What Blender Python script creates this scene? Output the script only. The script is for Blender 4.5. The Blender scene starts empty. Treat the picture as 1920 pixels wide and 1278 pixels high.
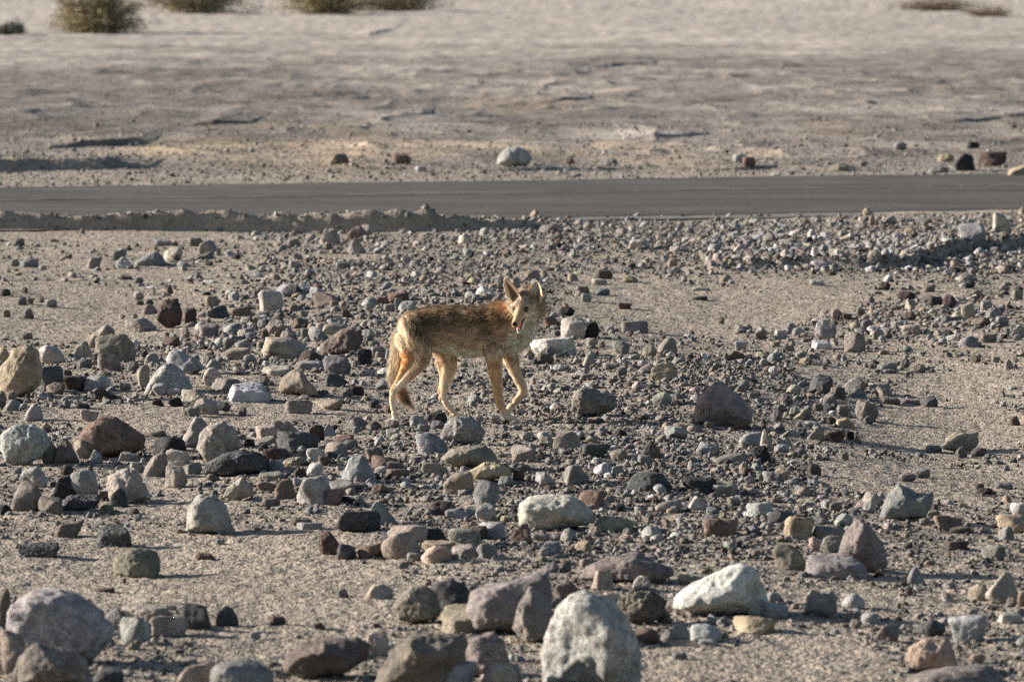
import bpy, math, random
import numpy as np
from mathutils import Vector

rng = np.random.default_rng(7)
random.seed(7)
scene = bpy.context.scene
COL = scene.collection

# ------------------------------------------------------------------ camera
F, HORY, CAMZ = 10400.0, -95.0, 2.2          # long lens, values in photo pixels (1920 wide)
PITCH = math.atan((639 - HORY) / F)
KH = CAMZ * F
cam_d = bpy.data.cameras.new('camera')
cam = bpy.data.objects.new('camera', cam_d)
COL.objects.link(cam)
cam.location = (0, 0, CAMZ)
cam.rotation_euler = (math.pi / 2 - PITCH, 0, 0)
cam_d.sensor_width = 36.0
cam_d.lens = 36.0 * F / 1920.0
cam_d.clip_start = 0.5
cam_d.clip_end = 6000
cam_d.dof.use_dof = True
cam_d.dof.focus_distance = 25.9
cam_d.dof.aperture_fstop = 7.5
scene.camera = cam

# ------------------------------------------------------------------ light
SUN_EL, SUN_BACK = math.radians(17.5), math.radians(13.5)
wv = bpy.data.worlds.new('World')
scene.world = wv
wv.use_nodes = True
nt = wv.node_tree
sky = nt.nodes.new('ShaderNodeTexSky')
sky.sky_type = 'NISHITA'
sky.sun_disc = False
sky.sun_elevation = SUN_EL
sdir = Vector((-math.cos(SUN_EL) * math.cos(SUN_BACK), math.cos(SUN_EL) * math.sin(SUN_BACK), math.sin(SUN_EL)))
sky.sun_rotation = math.atan2(sdir.x, sdir.y)
nt.links.new(sky.outputs[0], nt.nodes['Background'].inputs[0])
nt.nodes['Background'].inputs[1].default_value = 0.056
sun_d = bpy.data.lights.new('sun', 'SUN')
sun_d.energy = 5.0
sun_d.angle = math.radians(0.5)
sun_d.color = (1.0, 0.915, 0.81)
sun = bpy.data.objects.new('sun', sun_d)
COL.objects.link(sun)
sun.rotation_euler = sdir.to_track_quat('Z', 'Y').to_euler()
sun.location = (-20, 30, 20)
scene.view_settings.view_transform = 'Standard'
scene.view_settings.look = 'None'
scene.view_settings.exposure = 1.36
scene.view_settings.gamma = 1.0
scene.cycles.use_denoising = False
scene.cycles.filter_width = 1.35
scene.cycles.sample_clamp_indirect = 3.0
scene.cycles.max_bounces = 4
scene.cycles.diffuse_bounces = 3

# ------------------------------------------------------------------ noise
def _h(ix, iy, iz, s):
    n = (ix.astype(np.int64) * 374761393 + iy.astype(np.int64) * 668265263 + iz.astype(np.int64) * 1440662683 + s * 974711) & 0xffffffff
    n = ((n ^ (n >> 13)) * 1274126177) & 0xffffffff
    n = ((n ^ (n >> 16)) * 2246822519) & 0xffffffff
    return ((n ^ (n >> 15)) & 0xffffff) / float(0x7fffff) - 1.0
def _f(t): return t * t * t * (t * (t * 6 - 15) + 10)
def n2(x, y, s=0):
    ix, iy = np.floor(x), np.floor(y)
    fx, fy = _f(x - ix), _f(y - iy)
    z = np.zeros_like(ix)
    a = _h(ix, iy, z, s); b = _h(ix + 1, iy, z, s); c = _h(ix, iy + 1, z, s); d = _h(ix + 1, iy + 1, z, s)
    return (a + (b - a) * fx) * (1 - fy) + (c + (d - c) * fx) * fy
def n3(x, y, z, s=0):
    ix, iy, iz = np.floor(x), np.floor(y), np.floor(z)
    fx, fy, fz = _f(x - ix), _f(y - iy), _f(z - iz)
    def lay(k):
        a = _h(ix, iy, iz + k, s); b = _h(ix + 1, iy, iz + k, s); c = _h(ix, iy + 1, iz + k, s); d = _h(ix + 1, iy + 1, iz + k, s)
        return (a + (b - a) * fx) * (1 - fy) + (c + (d - c) * fx) * fy
    l0, l1 = lay(0), lay(1)
    return l0 + (l1 - l0) * fz
def fbm3(p, sc, s, octv=3):
    o = 0; a = 1.0
    for i in range(octv):
        o = o + a * n3(p[:, 0] * sc + 31.7, p[:, 1] * sc + 11.3, p[:, 2] * sc + 5.1, s + i)
        sc *= 2.1; a *= 0.5
    return o
def sm(a, b, x):
    t = np.clip((x - a) / (b - a), 0, 1)
    return t * t * (3 - 2 * t)

# ------------------------------------------------------------------ ground relief
def flat_xy(px, py):
    """point of the flat plain seen at a photo pixel"""
    a = (639 - py) / F
    dy = math.cos(PITCH) + a * math.sin(PITCH)
    dz = -math.sin(PITCH) + a * math.cos(PITCH)
    t = -CAMZ / dz
    return (px - 960) / F * t, dy * t
# small banks: (foot line in photo pixels, height in pixels, run-out behind in metres, roughness)
BANKS = [
    ([(-500, 429), (-100, 431), (0, 431), (150, 431.5), (430, 432), (620, 433), (800, 433.5), (930, 433), (1060, 430)], [20, 24, 30, 30, 38, 42, 36, 22, 6], 0.9, 1.0),
    ([(1330, 512), (1480, 507), (1700, 506), (1790, 474), (1920, 463), (2400, 455)], [5, 18, 24, 26, 26, 24], 2.2, 1.0),
    ([(-400, 323), (-20, 321), (90, 320), (200, 319.5), (285, 318)], [16, 24, 25, 21, 4], 2.0, .6),
    ([(85, 279), (150, 277), (240, 272), (280, 268)], [4, 11, 12, 2], 3.0, .5),
    ([(340, 241), (400, 240), (470, 236)], [2, 10, 3], 4.0, .4),
    ([(735, 222), (790, 219), (810, 216)], [1, 6, 2], 4.0, .4),
    ([(1005, 199), (1070, 195), (1110, 192)], [1, 7, 2], 5.0, .4),
    ([(1080, 130), (1150, 127), (1235, 121)], [1, 5, 2], 8.0, .3),
    ([(990, 143), (1080, 141), (1110, 138)], [1, 4, 1], 8.0, .3),
    ([(660, 68), (700, 66), (745, 56)], [1, 5, 1], 14.0, .3),
    ([(1760, 232), (1850, 226), (2000, 221)], [2, 6, 5], 4.0, .4),
    ([(600, 322), (760, 320), (900, 322), (1010, 320), (1130, 318), (1220, 316)], [3, 7, 6, 6, 7, 3], 1.3, .8),
    ([(1300, 322), (1420, 319), (1580, 322), (1660, 322)], [2, 8, 10, 2], 1.5, .8),
    ([(1170, 262), (1280, 258), (1330, 254)], [2, 5, 2], 4.0, .4),
]
BK = []
for pts, hs, run, rough in BANKS:
    xy = [flat_xy(px, py) for px, py in pts]
    BK.append((np.array([p[0] for p in xy]), np.array([p[1] for p in xy]),
               np.array([h * p[1] / F for h, p in zip(hs, xy)]), run, rough))
# low swells: (px, py, radius x px, radius y px, height m)
SWELL = [(1330, 715, 260, 45, .055), (760, 560, 420, 70, .045), (1280, 590, 230, 45, -.035), (150, 590, 260, 60, -.04),
         (1800, 790, 290, 120, -.10), (860, 860, 380, 70, .03), (300, 1080, 420, 90, -.02), (1100, 470, 600, 35, .04),
         (380, 700, 330, 45, .03), (1500, 1010, 300, 70, .02)]
SW = []
for px, py, rx, ry, hh in SWELL:
    x0, y0 = flat_xy(px, py)
    SW.append((x0, y0, rx * y0 / F, abs(flat_xy(px, py - ry)[1] - flat_xy(px, py + ry)[1]) / 2, hh))
def road_mid(X): return 49.0 + 0.355 * X - 0.0028 * X * np.abs(X)
ROAD_HALF = 3.45
def hfun(X, Y, micro=True):
    X = np.asarray(X, float); Y = np.asarray(Y, float)
    z = np.zeros_like(X)
    roadf = sm(3.2, 5.4, np.abs(Y - road_mid(X)))
    for x0, y0, rx, ry, hh in SW:
        z += hh * np.exp(-((X - x0) / rx) ** 2 - ((Y - y0) / ry) ** 2)
    z += .022 * n2(X * .55, Y * .3, 3) + .010 * n2(X * 2.1, Y * 1.1, 4)
    if micro:
        near = 1 - sm(70, 160, Y)
        z += near * (.0042 * n2(X * 9, Y * 9, 5) + .003 * n2(X * 26, Y * 20, 6) + .0018 * n2(X * 70, Y * 40, 8))
        rg = n2(X * .9 + 7, Y * .42, 14)
        z += sm(54, 60, Y) * near * (.035 * (1 - np.abs(rg)) ** 4 + .03 * np.maximum(n2(X * 2.6, Y * 1.1, 15) - .25, 0))
        z += sm(55, 90, Y) * (.030 * n2(X * 1.1, Y * .7, 12) + .016 * n2(X * 4, Y * 2, 13))
    z *= .06 + .94 * roadf
    far = sm(120, 200, Y)
    z += far * (.25 * n2(X * .05, Y * .03, 9) + .06 * n2(X * .3, Y * .1, 10))
    for bx, by, bh, run, rough in BK:
        m = (X > bx[0] - .5) & (X < bx[-1] + .5) & (Y > by.min() - 2) & (Y < by.max() + run * 6)
        if not m.any():
            continue
        x, y = X[m], Y[m]
        H = np.interp(x, bx, bh, left=0, right=0)
        foot = np.interp(x, bx, by)
        sc = 1.0 / max(.25, bh.max() * 2.0)
        H = H * (1 + rough * .26 * n2(x * sc * .9, y * 0 + .5, 21) + rough * .15 * n2(x * sc * 2.7, y * sc, 22))
        foot = foot + .05 * rough * bh.max() * (.9 * n2(x * sc * 1.2, y * 0, 23) + .35 * n2(x * sc * 4, y * 0, 24))
        d = y - foot
        w = np.maximum(H * (.35 if by.min() < 47 else .5), .35 * y * y / KH)
        up = np.clip(d / w, 0, 1)
        z[m] += H * up * np.exp(-np.maximum(d - w, 0) / run) * (1 + rough * .10 * n2(x * 9, y * 9, 25))
    return z
_TY = 13 * (260 / 13.0) ** (np.arange(5200) / 5199.0)
def ground_hit(px, py):
    a = (639 - py) / F
    dy = math.cos(PITCH) + a * math.sin(PITCH)
    dz = -math.sin(PITCH) + a * math.cos(PITCH)
    t = _TY / dy
    X = (px - 960) / F * t
    zr = CAMZ + dz * t
    below = np.nonzero(zr < hfun(X, _TY, False))[0]
    i = below[0] if len(below) else len(_TY) - 1
    return X[i], _TY[i]

# ------------------------------------------------------------------ mesh helpers
def new_mesh(name, v, faces=None, tris=None, smooth=True):
    me = bpy.data.meshes.new(name)
    v = np.ascontiguousarray(v, dtype=np.float32)
    if tris is not None:
        n = tris.shape[1]
        me.vertices.add(len(v)); me.vertices.foreach_set('co', v.ravel())
        me.loops.add(tris.size); me.loops.foreach_set('vertex_index', tris.astype(np.int32).ravel())
        me.polygons.add(len(tris)); me.polygons.foreach_set('loop_start', np.arange(0, tris.size, n, dtype=np.int32))
        me.update(calc_edges=True)
    else:
        me.from_pydata(v.tolist(), [], faces)
    me.validate()
    if smooth:
        me.polygons.foreach_set('use_smooth', np.ones(len(me.polygons), dtype=bool))
    me.update()
    return me
def link(name, me, mat=None, parent=None, loc=None):
    o = bpy.data.objects.new(name, me)
    COL.objects.link(o)
    if mat: me.materials.append(mat)
    if parent: o.parent = parent
    if loc is not None: o.location = loc
    return o
def tag(o, label=None, cat=None, group=None, kind=None):
    if label: o['label'] = label
    if cat: o['category'] = cat
    if group: o['group'] = group
    if kind: o['kind'] = kind
    return o
def vcol(me, name, c):
    a = me.attributes.new(name, 'FLOAT_COLOR', 'POINT')
    c4 = np.ones((len(me.vertices), 4), dtype=np.float32); c4[:, :3] = c
    a.data.foreach_set('color', c4.ravel())
def tube(path, radii, n=8):
    """a tapered tube as (verts, quads)"""
    path = [Vector(p) for p in path]
    V, Q = [], []
    for i, p in enumerate(path):
        t = (path[min(i + 1, len(path) - 1)] - path[max(i - 1, 0)]).normalized()
        a = t.orthogonal().normalized(); b = t.cross(a)
        for k in range(n):
            an = 2 * math.pi * k / n
            V.append(p + (a * math.cos(an) + b * math.sin(an)) * radii[i])
    for i in range(len(path) - 1):
        for k in range(n):
            Q.append((i * n + k, i * n + (k + 1) % n, (i + 1) * n + (k + 1) % n, (i + 1) * n + k))
    return V, Q

# ------------------------------------------------------------------ materials
class NT:
    def __init__(s, name):
        s.m = bpy.data.materials.new(name); s.m.use_nodes = True
        s.t = s.m.node_tree
        s.b = s.t.nodes['Principled BSDF']
        s.b.inputs['Specular IOR Level'].default_value = .25
    def n(s, typ, **kw):
        nd = s.t.nodes.new(typ)
        for k, v in kw.items(): setattr(nd, k, v)
        return nd
    def l(s, a, b): s.t.links.new(a, b)
    def val(s, sock, v):
        if hasattr(v, 'node'): s.l(v, sock)
        else: sock.default_value = v
    def noise(s, vec, scale, detail=3, rough=.55, dist=0, col=False):
        nd = s.n('ShaderNodeTexNoise')
        nd.inputs['Scale'].default_value = scale; nd.inputs['Detail'].default_value = detail
        nd.inputs['Roughness'].default_value = rough; nd.inputs['Distortion'].default_value = dist
        if vec is not None: s.l(vec, nd.inputs['Vector'])
        return nd.outputs[1 if col else 0]
    def voro(s, vec, scale, feature='F1', out='Distance', rnd=1):
        nd = s.n('ShaderNodeTexVoronoi'); nd.feature = feature
        nd.inputs['Scale'].default_value = scale
        nd.inputs['Randomness'].default_value = rnd
        if vec is not None: s.l(vec, nd.inputs['Vector'])
        return nd.outputs[out]
    def ramp(s, fac, a, b, lo=0.0, hi=1.0):
        nd = s.n('ShaderNodeMapRange'); nd.interpolation_type = 'SMOOTHSTEP'
        s.l(fac, nd.inputs[0])
        nd.inputs[1].default_value = a; nd.inputs[2].default_value = b
        nd.inputs[3].default_value = lo; nd.inputs[4].default_value = hi
        return nd.outputs[0]
    def mul(s, c, f):
        nd = s.n('ShaderNodeVectorMath', operation='SCALE')
        s.l(c, nd.inputs[0]); s.val(nd.inputs['Scale'], f)
        return nd.outputs[0]
    def mix(s, f, a, b):
        nd = s.n('ShaderNodeMix', data_type='RGBA')
        s.val(nd.inputs[0], f); s.val(nd.inputs[6], a); s.val(nd.inputs[7], b)
        return nd.outputs[2]
    def math(s, op, a, b):
        nd = s.n('ShaderNodeMath', operation=op)
        s.val(nd.inputs[0], a); s.val(nd.inputs[1], b)
        return nd.outputs[0]
    def bump(s, h, strength, dist, prev=None):
        nd = s.n('ShaderNodeBump')
        nd.inputs['Strength'].default_value = strength; nd.inputs['Distance'].default_value = dist
        s.l(h, nd.inputs['Height'])
        if prev is not None: s.l(prev, nd.inputs['Normal'])
        return nd.outputs[0]
    def done(s, col, normal=None, rough=.9):
        s.l(col, s.b.inputs['Base Color']) if hasattr(col, 'node') else setattr(s.b.inputs['Base Color'], 'default_value', col)
        if normal is not None: s.l(normal, s.b.inputs['Normal'])
        s.b.inputs['Roughness'].default_value = rough
        return s.m
def obj_vec(s, rnd_src=None):
    tc = s.n('ShaderNodeTexCoord'); oi = s.n('ShaderNodeObjectInfo')
    nd = s.n('ShaderNodeVectorMath', operation='ADD')
    s.l(tc.outputs['Object'], nd.inputs[0])
    sc = s.n('ShaderNodeVectorMath', operation='SCALE')
    cv = s.n('ShaderNodeCombineXYZ')
    cv.inputs[0].default_value = 13.1; cv.inputs[1].default_value = 37.7; cv.inputs[2].default_value = 71.3
    s.l(cv.outputs[0], sc.inputs[0]); s.l(oi.outputs['Random'], sc.inputs['Scale'])
    s.l(sc.outputs[0], nd.inputs[1])
    return nd.outputs[0], oi
def rock_mat(kind):
    s = NT('rock_' + kind)
    v, oi = obj_vec(s)
    c = oi.outputs['Color']
    big = s.noise(v, 14, 5, .65, .15)
    mid = s.noise(v, 55, 4, .65)
    fine = s.noise(v, 260, 3, .7)
    if kind == 'plain':
        k = s.math('ADD', s.ramp(big, .3, .7, .66, 1.22), s.ramp(fine, .3, .7, -.22, .22))
        c = s.mul(c, k)
        c = s.mix(s.ramp(mid, .55, .75, 0, .35), c, (.42, .35, .28, 1))
        nrm = s.bump(fine, .9, .007, s.bump(mid, .9, .022, s.bump(big, .6, .03)))
    elif kind == 'mottled':
        pale = s.mul(c, 1.35)
        rust = s.mix(.6, c, (.36, .22, .14, 1))
        k = s.ramp(s.noise(v, 26, 7, .78, .25), .40, .64)
        c = s.mix(k, s.mul(c, .64), pale)
        c = s.mix(s.ramp(s.noise(v, 17, 5, .7, .2), .54, .72, 0, .55), c, rust)
        c = s.mul(c, s.ramp(fine, .3, .7, .82, 1.18))
        nrm = s.bump(fine, .9, .007, s.bump(mid, 1.0, .024, s.bump(big, .7, .035)))
    else:
        pits = s.voro(v, 75)
        pits2 = s.voro(v, 170)
        c = s.mul(c, s.math('MULTIPLY', s.ramp(big, .3, .7, .7, 1.35), s.ramp(fine, .3, .72, .7, 1.4)))
        nrm = s.bump(pits2, .8, .008, s.bump(pits, .9, .022, s.bump(mid, .7, .02)))
    return s.done(c, nrm, .93)
MAT = {k: rock_mat(k) for k in ('plain', 'mottled', 'porous')}

def stone_mat():
    s = NT('loose_stone')
    at = s.n('ShaderNodeAttribute'); at.attribute_type = 'INSTANCER'; at.attribute_name = 'col'
    tc = s.n('ShaderNodeTexCoord')
    mid = s.noise(tc.outputs['Object'], 2.2, 4, .65)
    fine = s.noise(tc.outputs['Object'], 9, 3, .7)
    c = s.mul(at.outputs['Color'], s.math('ADD', s.ramp(mid, .3, .7, .7, 1.25), s.ramp(fine, .3, .7, -.2, .2)))
    return s.done(c, s.bump(fine, .5, .06, s.bump(mid, .6, .15)), .92)
MAT['stone'] = stone_mat()

def ground_mat():
    s = NT('desert_ground')
    at = s.n('ShaderNodeAttribute'); at.attribute_name = 'gcol'
    tc = s.n('ShaderNodeTexCoord')
    v = tc.outputs['Object']
    cells = s.voro(v, 95, out='Color')
    sx = s.n('ShaderNodeSeparateColor'); s.l(cells, sx.inputs[0])
    cellh = s.voro(v, 95)
    c2 = s.voro(v, 38, out='Color')
    sy = s.n('ShaderNodeSeparateColor'); s.l(c2, sy.inputs[0])
    c2h = s.voro(v, 38)
    n1 = s.noise(v, 1.6, 5, .6); n4 = s.noise(v, 9, 4, .65); n5 = s.noise(v, 300, 2, .6)
    k = s.math('ADD', s.ramp(sx.outputs[0], 0, 1, .84, 1.13), s.ramp(sy.outputs[1], 0, 1, -.09, .09))
    k = s.math('MULTIPLY', k, s.math('MULTIPLY', s.ramp(n1, .3, .7, .86, 1.12), s.ramp(n4, .3, .7, .86, 1.14)))
    c = s.mul(at.outputs['Color'], k)
    c = s.mix(s.ramp(sx.outputs[2], .72, .95, 0, .45), c, (.36, .27, .20, 1))
    gr = s.n('ShaderNodeAttribute'); gr.attribute_name = 'grit'
    b1 = s.bump(n4, .5, .05); b2 = s.bump(s.math('MULTIPLY', c2h, -1.0), .5, .014, b1); nrm = s.bump(s.math('MULTIPLY', cellh, -1.0), .7, .008, b2)
    for nd in (b2.node, nrm.node):
        s.l(s.math('MULTIPLY', gr.outputs['Fac'], nd.inputs['Strength'].default_value), nd.inputs['Strength'])
    return s.done(c, nrm, .96)
MAT['ground'] = ground_mat()
def asphalt_mat():
    s = NT('asphalt')
    tc = s.n('ShaderNodeTexCoord'); v = tc.outputs['Object']
    n1 = s.noise(v, .8, 4, .6); n3_ = s.noise(v, 42, 3, .8)
    mp = s.n('ShaderNodeMapping'); mp.inputs['Rotation'].default_value = (0, 0, -math.atan(.355)); mp.inputs['Scale'].default_value = (.25, 3.2, 1)
    s.l(v, mp.inputs[0])
    st = s.noise(mp.outputs[0], .7, 4, .6)
    k = s.math('MULTIPLY', s.ramp(n1, .3, .7, .78, 1.2), s.math('MULTIPLY', s.ramp(n3_, .25, .75, .45, 1.6), s.ramp(st, .3, .7, .72, 1.3)))
    rgb = s.n('ShaderNodeRGB'); rgb.outputs[0].default_value = (.058, .053, .048, 1)
    return s.done(s.mul(rgb.outputs[0], k), s.bump(n3_, .8, .006), .9)
MAT['asphalt'] = asphalt_mat()
def simple(name, rgb, var=.25, scale=40, rough=.85, bump=.3, bd=.004):
    s = NT(name)
    tc = s.n('ShaderNodeTexCoord')
    nz = s.noise(tc.outputs['Object'], scale, 4, .6)
    r = s.n('ShaderNodeRGB'); r.outputs[0].default_value = (*rgb, 1)
    return s.done(s.mul(r.outputs[0], s.ramp(nz, .3, .7, 1 - var, 1 + var)), s.bump(nz, bump, bd), rough)
# ------------------------------------------------------------------ ground sheet
def build_ground():
    ys = np.concatenate([np.arange(1480, 1300, -6), np.arange(1300, 440, -1.0), np.arange(440, 400, -.28), np.arange(400, 378, -.5), np.arange(378, 330, -1.0),
                         np.arange(330, 185, -.33), np.arange(185, 120, -.6), np.arange(120, -60, -1.5)])
    Yr = np.array([flat_xy(960, y)[1] for y in ys])
    Yr = np.concatenate([[-400, -150, -60, -20, 0, 8, 12], Yr, Yr[-1] * 1.12 ** np.arange(1, 22)])
    u = np.concatenate([-np.geomspace(40, .125, 26), np.arange(-.12, .1201, 3.0 / F), np.geomspace(.125, 40, 26)])
    W = np.maximum(Yr, 12.0)
    X = u[None, :] * W[:, None]
    Y = np.repeat(Yr[:, None], len(u), 1)
    x, y = X.ravel(), Y.ravel()
    z = np.where(y > 5, hfun(x, y), 0)
    nr, nc = len(Yr), len(u)
    i = np.arange(nr - 1)[:, None] * nc + np.arange(nc - 1)[None, :]
    q = np.stack([i, i + 1, i + 1 + nc, i + nc], -1).reshape(-1, 4)
    me = new_mesh('ground', np.stack([x, y, z], -1), tris=q)
    # soil colours by place
    yy = np.maximum(y, 5)
    py = KH / yy + HORY                       # how far out, as measured on the photo
    px = x / yy * F + 960
    near = np.array([.255, .224, .190]); sand = np.array([.285, .25, .212]); mid = np.array([.178, .158, .142])
    pale = np.array([.385, .348, .31]); verge = np.array([.265, .236, .204]); warm = np.array([.34, .265, .19])
    wob = 14 * n2(x * .08, y * .05, 31) + 7 * n2(x * .4, y * .15, 32)
    c = np.repeat(near[None], len(x), 0)
    sd = np.clip(.5 + .8 * n2(x * .7, y * .35, 33), 0, 1)[:, None]
    c = c * (1 - sd * .5) + sand * sd * .5
    f = sm(365, 330, py)[:, None]; c = c * (1 - f) + verge * f
    f = sm(325, 235, py + wob)[:, None]; c = c * (1 - f) + mid * f
    edge = 92 - 12 * sm(1500, 1800, px) + 26 * sm(700, 100, px)
    f = sm(24, -22, py + wob * 1.3 - edge)[:, None] * (.82 + .2 * n2(x * .2, y * .03, 39))[:, None]; c = c * (1 - f) + pale * f
    st = sm(.35, .8, n2(x * .12, y * .05, 34) + .4 * n2(x * .8, y * .2, 35))[:, None] * sm(300, 200, py)[:, None]
    c = c * (1 - .35 * st) + pale * .35 * st
    st = sm(.25, .7, n2(x * .5 + 9, y * .1, 36) + .4 * n2(x * 1.8, y * .5, 37))[:, None] * (sm(345, 290, py) * sm(150, 230, py))[:, None]
    c = c * (1 - .6 * st) + warm * .6 * st
    st = (sm(.1, .6, n2(x * 1.1 + 3, y * .35, 42)) * np.exp(-((px - 430) / 260) ** 2) * sm(335, 310, py) * sm(215, 250, py))[:, None]
    c = c * (1 - .7 * st) + np.array([.40, .31, .205]) * .7 * st
    st = (sm(.15, .6, n2(x * .25 + 3, y * .06, 43)) * sm(330, 290, py) * sm(70, 130, py))[:, None]
    c = c * (1 - .28 * st)
    pt = (.5 * n2(x * .7 + 5, y * .45, 44) + .4 * n2(x * 2.3, y * 1.3, 45) + .3 * n2(x * .15, y * .2, 46))[:, None] * (sm(335, 300, py) * sm(30, 110, py))[:, None]
    c = c * (1 + .75 * pt)
    ln = (sm(.42, .5, n2(x * .16, y * .09 + .35 * n2(x * .3, y * .05, 47), 48)) * sm(.62, .5, n2(x * .16, y * .09 + .35 * n2(x * .3, y * .05, 47), 48)))[:, None] * sm(190, 150, py)[:, None]
    c = c * (1 - .22 * ln)
    vcol(me, 'gcol', np.clip(c * np.where((py > 330)[:, None], np.array([1.03, .995, .945]), np.array([1.0, .985, .965])), 0, 1))
    at = me.attributes.new('grit', 'FLOAT', 'POINT'); at.data.foreach_set('value', (.12 + .88 * (1 - sm(40, 75, y))).astype(np.float32))   # the far flat is smooth silt
    tag(link('ground', me, MAT['ground']), 'stony tan desert ground', kind='structure')
build_ground()

def strip(name, off0, off1, mat, lift, kind='structure', x0=-40, x1=40, n=1400, **kw):
    xs = np.linspace(x0, x1, n)
    c = math.cos(math.atan(.355))
    V = []
    for o in np.linspace(off0, off1, 8):
        yv = road_mid(xs) + o / c
        wob = .10 * n2(xs * 1.2, xs * 0 + o, 40) + .07 * n2(xs * 5, xs * 0 + o, 41)
        if abs(o - off0) < 1e-6 or abs(o - off1) < 1e-6: yv = yv + wob
        V.append(np.stack([xs, yv, np.full_like(xs, lift) + hfun(xs, yv, False) * 0], -1))
    V = np.concatenate(V)
    i = np.arange(7)[:, None] * n + np.arange(n - 1)[None, :]
    q = np.stack([i, i + 1, i + 1 + n, i + n], -1).reshape(-1, 4)
    return tag(link(name, new_mesh(name, V, tris=q), mat, **kw), kind=kind)
strip('road', -ROAD_HALF, ROAD_HALF, MAT['asphalt'], .014)
strip('road_shoulder', -ROAD_HALF - .55, -ROAD_HALF + .02, simple('shoulder_grit', (.135, .125, .115), .2, 30, .95, .5, .01), .009)
strip('road_marking', .75, .86, simple('faded_yellow_paint', (.17, .135, .095), .35, 9), .0185)

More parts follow.
